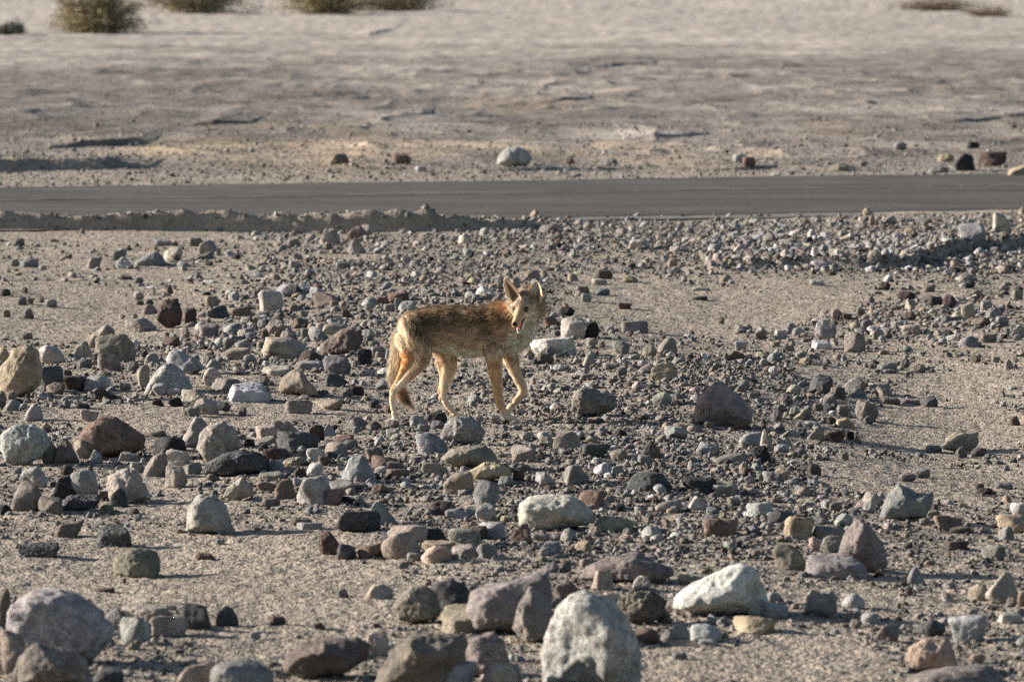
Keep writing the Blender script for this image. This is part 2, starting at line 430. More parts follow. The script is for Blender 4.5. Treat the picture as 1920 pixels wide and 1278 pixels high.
# ------------------------------------------------------------------ rocks
def ico(sub):
    me = bpy.data.meshes.new('t')
    import bmesh
    bm = bmesh.new(); bmesh.ops.create_icosphere(bm, subdivisions=sub, radius=1.0); bm.to_mesh(me); bm.free()
    v = np.empty(len(me.vertices) * 3, np.float32); me.vertices.foreach_get('co', v)
    f = np.array([p.vertices[:] for p in me.polygons], dtype=np.int32)
    bpy.data.meshes.remove(me)
    return v.reshape(-1, 3).astype(float), f
ICO = {s: ico(s) for s in (2, 3, 4, 5)}
def planes(P, N, Dd, k):
    dots = np.maximum(P @ N.T, 0) / Dd[None]
    return (np.sum(dots ** k, 1)) ** (-1.0 / k)
def rand_dirs(r, n):
    d = r.normal(size=(n, 3)); return d / np.linalg.norm(d, axis=1, keepdims=True)
def rock_shape(shape, seed, sub, outline=None, rough=1.0):
    r = np.random.default_rng(seed)
    V, Fc = ICO[sub]
    V = V.copy()
    if outline is not None:
        o = np.array(outline, float); c = (o.min(0) + o.max(0)) / 2
        o = (o - c); o[:, 1] *= -1
        s = max(np.ptp(o[:, 0]), np.ptp(o[:, 1])) / 2
        o /= s
        # resample the outline by angle
        nx = np.roll(o, -1, 0)
        dense = np.concatenate([o + (nx - o) * t for t in np.linspace(0, 1, 24, endpoint=False)])
        ang = np.arctan2(dense[:, 1], dense[:, 0]); rad = np.hypot(dense[:, 0], dense[:, 1])
        od = np.argsort(ang); ang, rad = ang[od], rad[od]
        ang = np.concatenate([ang - 2 * np.pi, ang, ang + 2 * np.pi]); rad = np.tile(rad, 3)
        th = np.arctan2(V[:, 2], V[:, 0]); R = np.interp(th, ang, rad)
        # facets: the body is cut by planes, most of them facing front, back and up
        N = rand_dirs(r, 13); N[:, 1] *= 1.5; N /= np.linalg.norm(N, axis=1, keepdims=True)
        cut = planes(V, N, r.uniform(.7, 1.05, 13), 14 if 'round' not in shape else 6)
        cut /= np.percentile(cut, 80)
        lat = np.sqrt(V[:, 0] ** 2 + V[:, 2] ** 2)
        blend = lat ** 3
        P = np.stack([V[:, 0] * R * (blend + (1 - blend) * cut), V[:, 1] * np.minimum(cut, 1.15), V[:, 2] * R * (blend + (1 - blend) * cut)], -1)
        # fill out towards the outline so that it is not lens shaped
        P[:, 0] *= lat ** -.25 if False else 1
    else:
        if shape == 'round':
            N = rand_dirs(r, 16); rr = planes(V, N, r.uniform(.82, 1.05, 16), 6)
        elif shape == 'dome':
            N = np.concatenate([rand_dirs(r, 12), [[0, 0, -1]]]); D_ = np.concatenate([r.uniform(.75, 1.05, 12), [.35]])
            rr = planes(V, N, D_, 8)
        elif shape == 'wedge':
            j = r.uniform(-.3, .3, (6, 3)); tilt = r.uniform(-.5, .5)
            N = np.array([[-.85 + tilt, 0, .55], [.85 + tilt, 0, .55], [0, -.85, .5], [0, .85, .4], [.0, 0, -1], [tilt * .6, 0, 1]]) + j
            N /= np.linalg.norm(N, axis=1, keepdims=True)
            N = np.concatenate([N, rand_dirs(r, 7)]); D_ = np.concatenate([r.uniform(.45, .75, 4), [.5], [r.uniform(.6, .85)], r.uniform(.7, 1.05, 7)])
            rr = planes(V, N, D_, 16)
        elif shape in ('block', 'porblock'):
            a = r.uniform(-.42, .42, (6, 3))
            N = np.array([[1, 0, 0], [-1, 0, 0], [0, 1, 0], [0, -1, 0], [0, 0, 1], [0, 0, -1]]) + a
            N /= np.linalg.norm(N, axis=1, keepdims=True)
            N = np.concatenate([N, rand_dirs(r, 5)]); D_ = np.concatenate([r.uniform(.6, .75, 6), r.uniform(.85, 1.1, 5)])
            rr = planes(V, N, D_, 16)
        elif shape == 'flat':
            N = np.concatenate([rand_dirs(r, 9), [[r.uniform(-.2, .2), r.uniform(-.3, .1), 1], [0, 0, -1]]])
            N /= np.linalg.norm(N, axis=1, keepdims=True)
            rr = planes(V, N, np.concatenate([r.uniform(.7, 1.05, 9), [.42, .42]]), 16)
        else:   # angular
            N = rand_dirs(r, 11); rr = planes(V, N, r.uniform(.55, 1.0, 11), 22)
        # nothing may run out into a spike, and the foot is flat and broad
        box = np.array([[1, 0, 0], [-1, 0, 0], [0, 1, 0], [0, -1, 0], [0, 0, 1], [0, 0, -1.]]) + r.uniform(-.2, .2, (6, 3))
        box /= np.linalg.norm(box, axis=1, keepdims=True)
        rb = planes(V, box, np.array([1.05, 1.05, 1.0, 1.0, .95, .62]), 10)
        rr = (rr ** -12 + rb ** -12) ** (-1 / 12)
        P = V * rr[:, None]
        P -= (P.max(0) + P.min(0)) / 2
        P /= np.abs(P).max(0)[None]
    if outline is not None or sub >= 4:
        for _ in range(9 if outline is not None else 5):
            dd = rand_dirs(r, 1)[0]; dd[1] = -abs(dd[1])
            ctr = P[np.argmax(P @ dd)]; rad = r.uniform(.12, .34)
            g = np.exp(-np.sum((P - ctr) ** 2, 1) / rad ** 2)
            P = P - np.array([0.25, 1, .25]) * dd * (g * rad * r.uniform(.15, .55))[:, None] * (1 - .6 * np.clip(np.hypot(P[:, 0], P[:, 2]), 0, 1)[:, None])
    if outline is None:
        lowz = sm(-.1, -.8, P[:, 2]); rr2 = np.hypot(P[:, 0], P[:, 1])
        if shape != 'round': P[:, :2] *= (1 + .25 * lowz * sm(1.0, .4, rr2))[:, None]
    am = {'round': .05, 'dome': .05, 'por': .05}.get(shape, .06) * rough
    nn = fbm3(P, 1.6, seed % 977, 3) * am + fbm3(P, 5.5, seed % 911 + 5, 3) * am * .5
    if sub >= 4:
        nn = nn + np.abs(fbm3(P, 4.0, seed % 877 + 9, 2)) * -am * 1.1
        nn = nn + fbm3(P, 13, seed % 787 + 3, 3) * am * .34
    if shape.startswith('por'):
        pit = fbm3(P, 11, seed % 701, 2); nn = nn + pit * .05
    P = P * (1 + nn[:, None])
    return P, Fc

PAL = {'W': (.63, .60, .57), 'G': (.41, .395, .38), 'g': (.265, .255, .245), 'bg': (.32, .32, .32), 'd': (.052, .05, .053),
       'dr': (.115, .072, .064), 'r': (.25, .148, .112), 'p': (.41, .335, .275), 't': (.38, .31, .225), 'o': (.46, .355, .21),
       'b': (.20, .155, .125), 'm': (.285, .245, .21), 'c': (.53, .46, .385), 'gn': (.33, .315, .28), 'pe': (.52, .38, .27), 'D': (.10, .105, .11),
       'ol': (.30, .265, .185), 'lb': (.46, .45, .43), 'Wg': (.54, .535, .52), 'br': (.37, .305, .27)}
PAL = {k: (v[0] * 1.02, v[1] * .995, v[2] * .975) for k, v in PAL.items()}
_L = {k: sum(v) / 3 for k, v in PAL.items()}
PAL = {k: tuple(_L[k] + (x - _L[k]) * .66 for x in v) for k, v in PAL.items()}
CN = {'W': 'white', 'G': 'pale grey', 'g': 'mid grey', 'bg': 'blue-grey', 'd': 'black', 'dr': 'dark red-brown', 'r': 'reddish', 'p': 'pinkish',
      't': 'tan', 'o': 'ochre', 'b': 'brown', 'm': 'mauve-grey', 'c': 'cream', 'gn': 'greenish grey', 'pe': 'peach', 'D': 'charcoal grey', 'ol': 'olive', 'lb': 'light blue-grey', 'Wg': 'white', 'br': 'brown'}
SN = {'round': 'rounded', 'dome': 'domed', 'wedge': 'peaked', 'block': 'blocky', 'porblock': 'pitted blocky', 'flat': 'flat', 'ang': 'angular', 'por': 'rough pitted'}
# centre x, foot y, width, height (photo pixels), colour, shape[:m = mottled], optional own description
ROCKS = '''
155 438 10 10 c round
35 460 22 13 m round
306 462 38 14 bg flat
366 462 30 17 m ang
389 478 36 28 bg ang
221 487 29 19 g dome
281 500 60 28 g dome
324 490 37 27 c ang
232 504 37 22 G wedge
176 504 30 24 m block
54 501 36 16 bg round
27 500 19 15 bg round
80 507 14 10 W round
236 525 26 9 b flat
260 532 18 12 g round
46 550 14 12 m ang
95 575 25 15 G round
57 571 14 12 o block
40 572 20 14 m round
77 568 11 12 g ang
10 555 20 14 D round
53 598 22 21 g wedge
12 595 15 14 t ang
260 562 20 15 c round
262 572 16 9 m ang
280 571 15 9 m ang
318 551 14 18 r wedge
317 615 51 55 dr por |dark red-brown pitted boulder standing left of the coyote
356 605 25 28 dr ang
263 622 61 25 p ang:m |long low pinkish rock left of the dark pitted boulder
280 590 30 20 t wedge
253 601 10 13 c block
49 636 24 12 t round
153 673 45 33 t wedge
215 678 75 53 m block:m |large mauve-grey block under a tilted tan slab
189 652 52 44 t slabtilt |tan slab tilted up on the large mauve-grey block
96 685 53 38 lb ang |blue-grey peaked boulder right of the big orange one
36 745 82 98 o round |big orange-tan boulder at the left edge
5 680 26 30 o ang
204 696 47 34 m ang:m
158 690 29 17 g dome
249 694 25 17 g ang
272 673 18 16 D wedge
93 735 50 48 D round
126 707 18 14 r ang
346 704 74 46 G slabdown |pale grey slab sloping down behind the veined boulder
285 684 30 22 m ang
315 738 90 56 lb dome:m |blue-grey boulder veined with white
268 727 25 42 t block
400 723 40 34 c ang:m
401 693 32 20 gn wedge
388 684 25 18 G ang
467 681 24 17 bg round
446 675 48 22 t flat
436 628 36 22 bg dome
391 631 38 22 m flat
408 597 42 24 D por
452 592 40 18 b flat
397 574 27 20 t ang
347 636 18 23 p ang
319 651 35 20 dr ang
399 656 17 15 bg wedge
181 733 51 28 G ang:m
135 732 50 27 dr flat
103 740 38 24 b ang
194 750 35 20 dr por
21 750 20 15 t round
32 762 32 15 d por
3 764 18 32 m round
92 747 16 12 p round
62 790 37 32 G wedge |pale grey pyramid rock alone on the gravel
168 789 36 22 p block
86 764 14 10 W ang
155 766 28 12 D flat
46 872 96 77 lb round:m |big blue-grey boulder with a flat top at the left edge
206 860 128 78 r round:m |big rusty pink boulder with a rough top
93 868 35 42 m round
124 869 48 47 b wedge |brown pyramid rock against the rusty pink boulder
157 860 40 38 t ang
178 867 28 24 bg wedge
240 866 40 18 gn flat
291 818 34 12 t flat
316 847 66 28 d dome
366 839 58 57 gn wedge |grey-green peaked rock behind the pink boulder
410 866 86 76 p round:m |large rounded pink boulder
332 874 46 32 c block
291 895 47 46 m ang |mauve-grey upright rock between the rusty boulder and the pink one
256 888 28 22 G ang
329 915 44 42 p ang |pinkish squat rock in front of the cream block
362 889 34 22 gn ang
440 893 130 48 D por |wide charcoal pitted dome in front of the pink boulder
355 782 40 20 m ang
386 778 48 32 p ang
418 771 30 18 D ang
455 779 16 16 g ang
330 763 32 18 d por
296 761 24 12 dr por
362 753 46 22 c ang
328 741 32 14 W flat
463 752 86 32 W flat |long white rock with a ragged top
424 733 58 22 m ang
303 741 36 22 G ang
63 915 55 40 G ang:m
48 958 60 54 m round |mauve-brown boulder at the head of the left cluster
126 893 28 20 dr por
154 934 58 52 bg round |smooth blue-grey boulder leaning in the left cluster
126 933 55 42 d wedge
146 958 84 30 D porblock |long black slab at the foot of the left cluster
93 963 52 30 b ang
72 955 36 26 t ang
200 961 26 14 o round
10 963 24 17 d wedge
239 945 86 66 c ang |cream angular boulder with scooped hollows
222 949 34 34 D wedge
196 937 28 16 b ang
446 940 58 46 p wedge |pinkish brown pyramid rock above the smooth grey boulder
394 1003 99 75 G round |smooth grey egg-like boulder alone on the gravel
460 962 18 9 gn flat
126 1007 63 31 b block |brown brick-like slab on the bare gravel
210 1027 76 42 D porblock |coarse black-brown pitted block on the bare gravel
72 1045 81 26 D porblock |low coarse dark rock at the far left of the bare gravel
254 1084 90 55 ol round:m |rounded tan-grey boulder casting a thin shadow
384 1050 36 14 r flat
195 1111 40 10 r flat
413 1020 18 10 W flat
108 1245 205 140 lb round:m |huge grey and tan mottled boulder in the lower left corner
28 1268 66 86 t ang:m
94 1298 160 92 m round:m |lumpy mauve boulder cut off by the bottom left edge
2 1180 34 78 b round
216 1168 38 28 gn ang
268 1172 98 36 p flat |long pink-tan slab right of the huge mottled boulder
253 1207 62 50 G ang:m
316 1192 72 38 p block
308 1170 50 22 o ang
364 1183 66 52 D ang:m
424 1174 47 38 D wedge:m
257 1210 12 11 c round
340 1214 36 14 t ang
478 1197 24 14 W block
366 1292 76 50 pe block:m
452 1302 122 60 bg round |blue-grey rounded boulder cut off by the bottom edge
203 1284 60 32 D round
619 460 41 31 p wedge
668 449 46 26 r dome
687 441 28 20 c ang
669 475 36 30 p wedge
549 464 25 17 m round
580 457 18 12 G round
552 505 22 16 G ang
641 504 26 13 bg ang
507 585 46 42 c round |cream lumpy boulder behind the coyote
492 593 28 10 bg flat
534 557 38 24 G wedge
552 556 28 22 D ang
571 555 30 24 bg flat
595 560 30 22 G ang
613 574 52 26 b ang
628 575 20 12 p ang
692 578 33 20 bg round
716 574 28 18 r ang
746 568 42 20 r flat
731 584 26 14 G ang
763 588 34 24 bg ang
747 586 16 26 g block
570 596 16 14 bg block
602 599 16 12 bg wedge
680 598 16 12 bg round
648 596 18 16 b ang
563 616 36 20 b ang
519 624 42 24 p ang:m
490 618 20 18 G ang
497 634 18 18 b wedge
521 634 16 14 t block
537 638 26 18 c ang
595 639 36 27 bg ang
573 634 20 18 m ang
627 627 50 20 t dome
641 668 82 54 b block |large brown block left of the coyote's rump
690 638 27 21 G ang:m
535 673 92 38 t dome |long lumpy tan rock left of the large brown block
494 655 28 16 t ang
584 680 53 22 dr dome
581 693 52 16 bg flat
631 702 54 35 g ang:m |grey and black mottled rock in front of the large brown block
683 684 29 30 d por
708 667 30 18 c ang
520 703 63 17 c flat
729 672 14 20 W wedge
561 743 78 48 t dome |big smooth tan dome rock left of the coyote's hind leg
578 743 21 12 g round
630 726 44 26 D ang
494 722 24 17 g ang
485 749 46 25 G wedge
652 744 18 16 t round
669 743 28 20 dr ang
559 775 54 26 m block |mauve-grey block below the big tan dome
615 768 56 20 t ang
701 766 20 16 D round
535 818 54 32 p ang:m
499 822 42 25 p flat
559 851 84 42 D dome |charcoal dome rock in the middle left
590 826 38 31 dr por
616 818 28 23 G wedge
498 835 40 18 m flat
516 865 50 25 dr por
517 885 34 22 bg ang
488 886 44 32 d ang
630 857 44 28 t round
646 832 38 18 r dome
656 843 31 18 bg round
593 866 40 27 G ang
590 894 31 29 W ang
608 874 26 20 b ang
552 875 46 18 ol por
560 897 32 20 dr wedge
541 889 20 16 G round
510 900 54 15 gn flat
500 920 42 18 b block
536 935 44 36 r wedge |rusty red pyramid rock
590 947 70 54 G ang |pale grey jagged boulder left of the red block
640 922 52 22 g ang
670 906 62 52 bg wedge |blue-grey steep rock with a pale stone at its foot
676 907 28 22 G wedge
702 864 38 26 b ang
722 879 54 24 r dome
624 947 43 31 r block |dark red block in front of the pale jagged boulder
647 946 34 15 d ang
508 950 36 16 m ang
744 894 46 15 b flat
740 881 32 16 m block
713 888 26 14 W flat
675 918 34 14 t flat
711 926 33 18 r ang
868 834 85 54 gn ang |grey-green boulder under the coyote's hind paw
808 852 62 40 bg ang:m
882 882 112 46 ol ang |olive slab below the grey-green boulder
918 906 86 38 o ang |yellow wedge rock against the olive slab
815 892 52 26 t ang
860 926 60 42 t ang
912 950 52 50 g ang |grey-tan upright rock below the yellow wedge
948 912 30 20 bg ang
667 805 48 24 m ang
703 804 26 14 r wedge
735 802 28 16 p ang
785 799 35 20 bg ang:m
818 793 42 21 d ang
820 802 28 14 bg ang
794 809 24 14 G ang
672 997 84 40 D porblock |black pitted block on the gravel, centre left
714 985 62 44 bg wedge
566 984 40 15 ol flat
580 993 50 13 bg flat
822 966 52 26 dr ang
858 972 48 18 bg dome
910 975 40 32 G ang
618 1040 43 45 dr por |dark red clinker rock below the black pitted block
649 1048 38 29 D ang
693 1046 54 28 r flat
751 1047 75 50 p round |pink-white smooth boulder in front of a tan slab
765 1018 76 32 t flat
818 1055 60 32 pe ang |salmon pink rock right of the pink-white boulder
871 1046 52 24 p flat
822 1032 64 17 o flat
776 1051 28 14 c ang
808 1016 56 26 d wedge
872 1025 66 34 gn ang:m |greenish flat-topped rock behind the salmon pink one
895 1012 40 26 dr ang
919 1009 58 30 G ang
912 1047 42 28 g ang
755 1068 20 15 gn round
642 1121 26 19 gn wedge
710 1124 56 28 p wedge
782 1169 95 70 m round:m |rounded mauve-grey boulder touching a dark green one
842 1158 78 72 D round |dark green-grey boulder behind the rounded mauve one
955 1192 165 118 m ang |large mauve-grey boulder behind the upright wedge
880 1187 110 50 t flat |pale tan slab leaning on the large mauve-grey boulder
1002 1207 84 105 m wedge |upright mauve wedge left of the huge white boulder
521 1173 30 19 b ang
597 1181 28 15 r wedge
705 1178 14 10 r ang
610 1275 170 76 b flat |long brown slab with a shadowed front at the bottom
708 1230 44 50 p ang
785 1305 188 115 b flat |large brown ridge-backed rock cut off by the bottom edge
907 1270 98 82 m round:m |round mauve-tan boulder right of the brown ridge-backed rock
857 1302 78 60 G round
940 1302 80 58 p round
1030 438 38 17 m round
1103 429 20 14 bg round
1198 467 44 18 c ang
1261 498 20 13 pe round
997 526 30 20 t round
1181 529 32 12 o wedge
1124 534 30 11 W ang
1133 523 34 17 b ang
1092 552 28 16 m ang
1130 553 28 12 bg round
1099 566 21 16 G ang
1315 546 36 8 W flat
1312 563 30 8 D flat
1171 580 29 13 r block
1352 607 13 14 t ang
1190 623 52 21 m dome
1062 592 32 17 d ang
1075 634 48 38 c block |cream and pink block right of the coyote's chest
1110 634 28 31 d round
1034 614 32 22 r ang
1038 666 90 34 W ang |white flat boulder right of the coyote's forelegs
1030 667 16 18 g wedge
1110 649 23 15 c round
1165 664 34 24 g ang
1252 662 38 28 m wedge
1218 669 28 22 p ang
1389 657 26 18 W block
1425 637 30 18 m wedge
1245 713 54 34 o ang:m |ochre pitted block right of the coyote's raised paw
1106 690 30 27 p wedge
1100 713 28 12 gn block
1048 696 26 13 W ang
1165 704 22 15 m round
1023 682 32 20 b ang
1147 691 36 12 c flat
1380 677 34 20 b ang
1432 688 18 16 c round
1114 781 88 54 m ang:m |lumpy mauve-red boulder right of the coyote's paws
1242 760 38 24 gn round
1354 800 118 84 br ang |big smooth brown wedge boulder right of the coyote
1286 805 48 13 o flat
1268 821 44 22 bg ang
1388 806 26 20 r ang
1330 804 20 14 t ang
1064 841 56 32 m ang
986 826 22 16 c round
1023 836 28 18 t ang
982 866 48 30 p ang
1118 858 55 26 D por
1161 863 33 21 t round
1221 860 42 34 b wedge
1210 873 30 20 G ang
1082 909 53 37 gn ang |greenish grey angular rock above the red one
1130 888 36 20 W ang:m
1155 891 20 18 G block
1024 912 42 27 G slabdown
972 903 24 24 r ang
1218 920 88 34 D dome |black-sided domed rock in the centre right rubble
1312 927 68 30 d por
1110 955 50 34 r ang |red-brown rock behind the pale cream boulder
1042 995 146 65 c round |wide pale cream boulder in the centre right
1100 977 34 20 m ang
1082 969 20 14 c round
1050 985 34 12 G flat
978 1020 40 38 r wedge
1012 1012 36 14 c flat
1150 996 78 28 ol dome
1115 1004 26 18 c ang
1221 1011 38 25 G ang
1352 1005 66 32 r flat |reddish brown slab pointing right in the rubble
1255 961 54 22 t ang
1310 956 40 26 c wedge
1425 971 52 30 G ang
1332 985 32 20 bg ang
1360 929 52 24 t flat
1328 849 46 20 bg ang
1370 869 66 20 m dome
1402 894 20 18 r ang
1437 838 24 34 p wedge
1427 869 40 34 d por
1410 833 50 22 bg ang
1031 1042 44 26 bg ang:m
1094 1034 34 21 o ang
1060 1074 23 23 m round
1034 1075 30 20 bg ang
1108 1069 44 22 m ang
1175 1094 180 52 m dome:m |low brown dome half buried in gravel
1130 1106 42 38 p block
1068 1129 60 38 b ang
1041 1139 28 18 gn round
1208 1171 108 62 b porblock |dark brown crumbly block behind the huge white boulder
1150 1131 36 20 c ang
1203 1105 36 26 c ang
1304 1097 66 21 t flat
1354 1160 185 98 W round |big smooth white boulder sloping to a shaded left foot
1422 1155 44 32 c wedge
1415 1188 80 33 o block |ochre slab in front of the big smooth white boulder
1210 1205 52 28 r round
1266 1201 58 28 g ang
1322 1204 64 32 G wedge
1357 1173 24 18 G wedge
1327 1210 36 12 W flat
1275 1237 30 14 G ang
1110 1300 194 190 Wg round:m |huge white egg-shaped boulder with hollows at the bottom edge
965 1292 30 50 g ang
1250 1167 26 10 pe round
1635 423 12 20 p round
1670 421 22 16 G round
1700 418 34 10 G flat
1738 424 22 12 g round
1880 436 36 38 c ang |cream knobbly rock on the bank near the road
1823 467 52 42 bg ang |blue-grey boulder on the shaded bank
1644 501 44 31 m wedge |grey peaked rock in the shaded bank
1541 505 42 16 G ang
1732 498 26 20 g round
1560 516 18 8 r round
1532 535 30 11 W flat
1659 544 23 16 dr ang
1699 562 38 16 dr ang
1742 547 24 12 t round
1815 539 30 14 D ang
1830 556 20 12 o round
1909 561 22 18 p ang
1780 578 26 24 dr ang
1755 573 28 18 D ang
1815 596 27 28 t round
1850 586 24 22 G ang
1863 598 28 20 bg round
1880 611 26 18 G ang
1567 600 20 22 p round
1588 600 20 12 b ang
1614 592 18 14 m ang
1549 636 43 38 G wedge |pale peaked rock on a white slab, right side
1541 655 38 17 W flat
1604 660 42 38 m ang |mauve-brown angular rock beside the pale peaked one
1465 637 26 19 W ang
1485 627 28 22 G wedge
1498 629 28 15 c wedge
1625 618 24 20 g round
1644 638 18 20 G block
1710 627 38 18 p dome
1705 601 28 16 b ang
1778 633 22 14 D ang
1819 652 42 22 g dome
1854 642 34 16 t ang
1910 635 28 26 G ang
1840 613 36 18 b ang
1664 694 38 14 gn dome
1668 701 30 9 bg dome
1697 689 20 16 m ang
1722 699 32 15 t ang
1868 680 18 12 c ang
1892 692 18 18 c wedge
1541 737 45 34 D ang |dark green peaked rock on the gravel ridge
1601 734 50 27 gn ang
1571 749 31 24 b ang
1610 746 32 18 bg wedge
1658 742 36 22 p ang
1557 762 30 26 m wedge
1743 765 32 23 D block |charcoal cube-like rock on the right-hand gravel
1708 758 36 10 c flat
1670 758 38 14 m flat
1626 789 46 38 m ang:m |pinkish grey boulder with a small wedge at its foot
1628 795 20 17 g wedge
1586 804 37 20 o ang
1511 786 23 21 p round
1457 789 20 22 g ang
1489 781 20 18 G ang
1535 770 20 14 t ang
1581 780 24 20 p ang
1524 801 30 12 c flat
1530 827 34 26 m ang
1566 828 34 22 dr ang
1580 818 14 18 p wedge
1594 824 18 16 d ang
1803 848 70 38 t block |tan-grey notched block alone on the right-hand gravel
1803 859 24 24 g wedge
1752 849 32 14 bg ang
1836 856 30 16 b round
1824 857 9 8 W round
1903 799 21 20 r wedge
1466 846 29 13 W round
1583 861 18 13 o round
1527 892 29 24 dr ang
1467 898 32 22 o ang
1450 904 40 20 g ang
1701 903 36 16 gn dome
1727 894 36 16 bg flat
1702 976 104 68 g ang |big grey two-humped rock on the right
1637 951 42 30 c ang
1630 962 26 22 W ang
1650 951 18 12 pe round
1778 994 54 28 r ang
1800 999 44 12 b flat
1847 927 32 13 dr ang
1838 918 16 12 D round
1883 916 35 13 G flat
1912 966 34 24 W round
1902 999 66 33 o round |rounded yellow boulder at the right edge
1888 1013 30 27 g wedge
1858 965 20 12 m ang
1498 1010 60 42 o block:m |ochre pitted block left of the mauve spearhead boulder
1457 981 36 25 D ang
1556 1013 62 26 ol flat
1582 987 36 24 G ang:m
1537 986 34 16 bg ang
1566 959 26 18 t block
1620 1074 95 100 m wedge |mauve spearhead-shaped boulder on the lower right
1532 1030 30 23 pe round
1559 1036 44 32 m ang
1482 1069 64 48 ol ang
1572 1084 124 40 gn flat |long greenish slab in front of the mauve spearhead boulder
1719 1097 35 34 g wedge
1796 1030 46 16 dr flat
1866 1051 50 28 m ang
1540 1157 64 50 g ang |grey saddle-shaped rock on the lower right gravel
1601 1140 44 27 G round
1834 1126 37 32 t ang
1882 1131 66 58 p wedge |pink peaked boulder near the right edge
1897 1137 20 18 p ang
1917 1138 20 30 pe round
1895 1168 48 20 c flat
1816 1202 74 50 lb ang |blue-grey boulder above the peach one
1745 1191 62 28 D ang
1598 1164 28 16 G ang
1631 1171 42 22 bg dome
1605 1176 24 16 p ang
1664 1205 52 34 m ang
1749 1260 102 64 pe block |smooth peach boulder near the bottom right
1833 1242 32 18 pe round
1795 1302 200 48 m dome:m |dark dome rock cut off at the bottom right
1452 1132 34 22 bg ang
1455 1158 50 28 G flat
964 315 66 41 G round |white-lit grey boulder on the far side of the road
637 309 40 21 b wedge
753 308 34 21 r ang
790 323 22 12 W ang
1067 309 20 14 r ang
1145 311 28 14 g ang
1387 307 28 20 G round
1405 314 26 18 r ang
1688 282 26 16 bg round
1810 321 40 34 d wedge |black pyramid rock across the road on the right
1826 281 23 16 d ang
1861 312 58 28 dr ang |dark mauve rock behind the black pyramid
1774 304 32 16 o ang
1910 331 40 22 o ang
1580 321 26 12 t flat
1760 325 40 13 g ang
1617 313 14 10 G round
'''
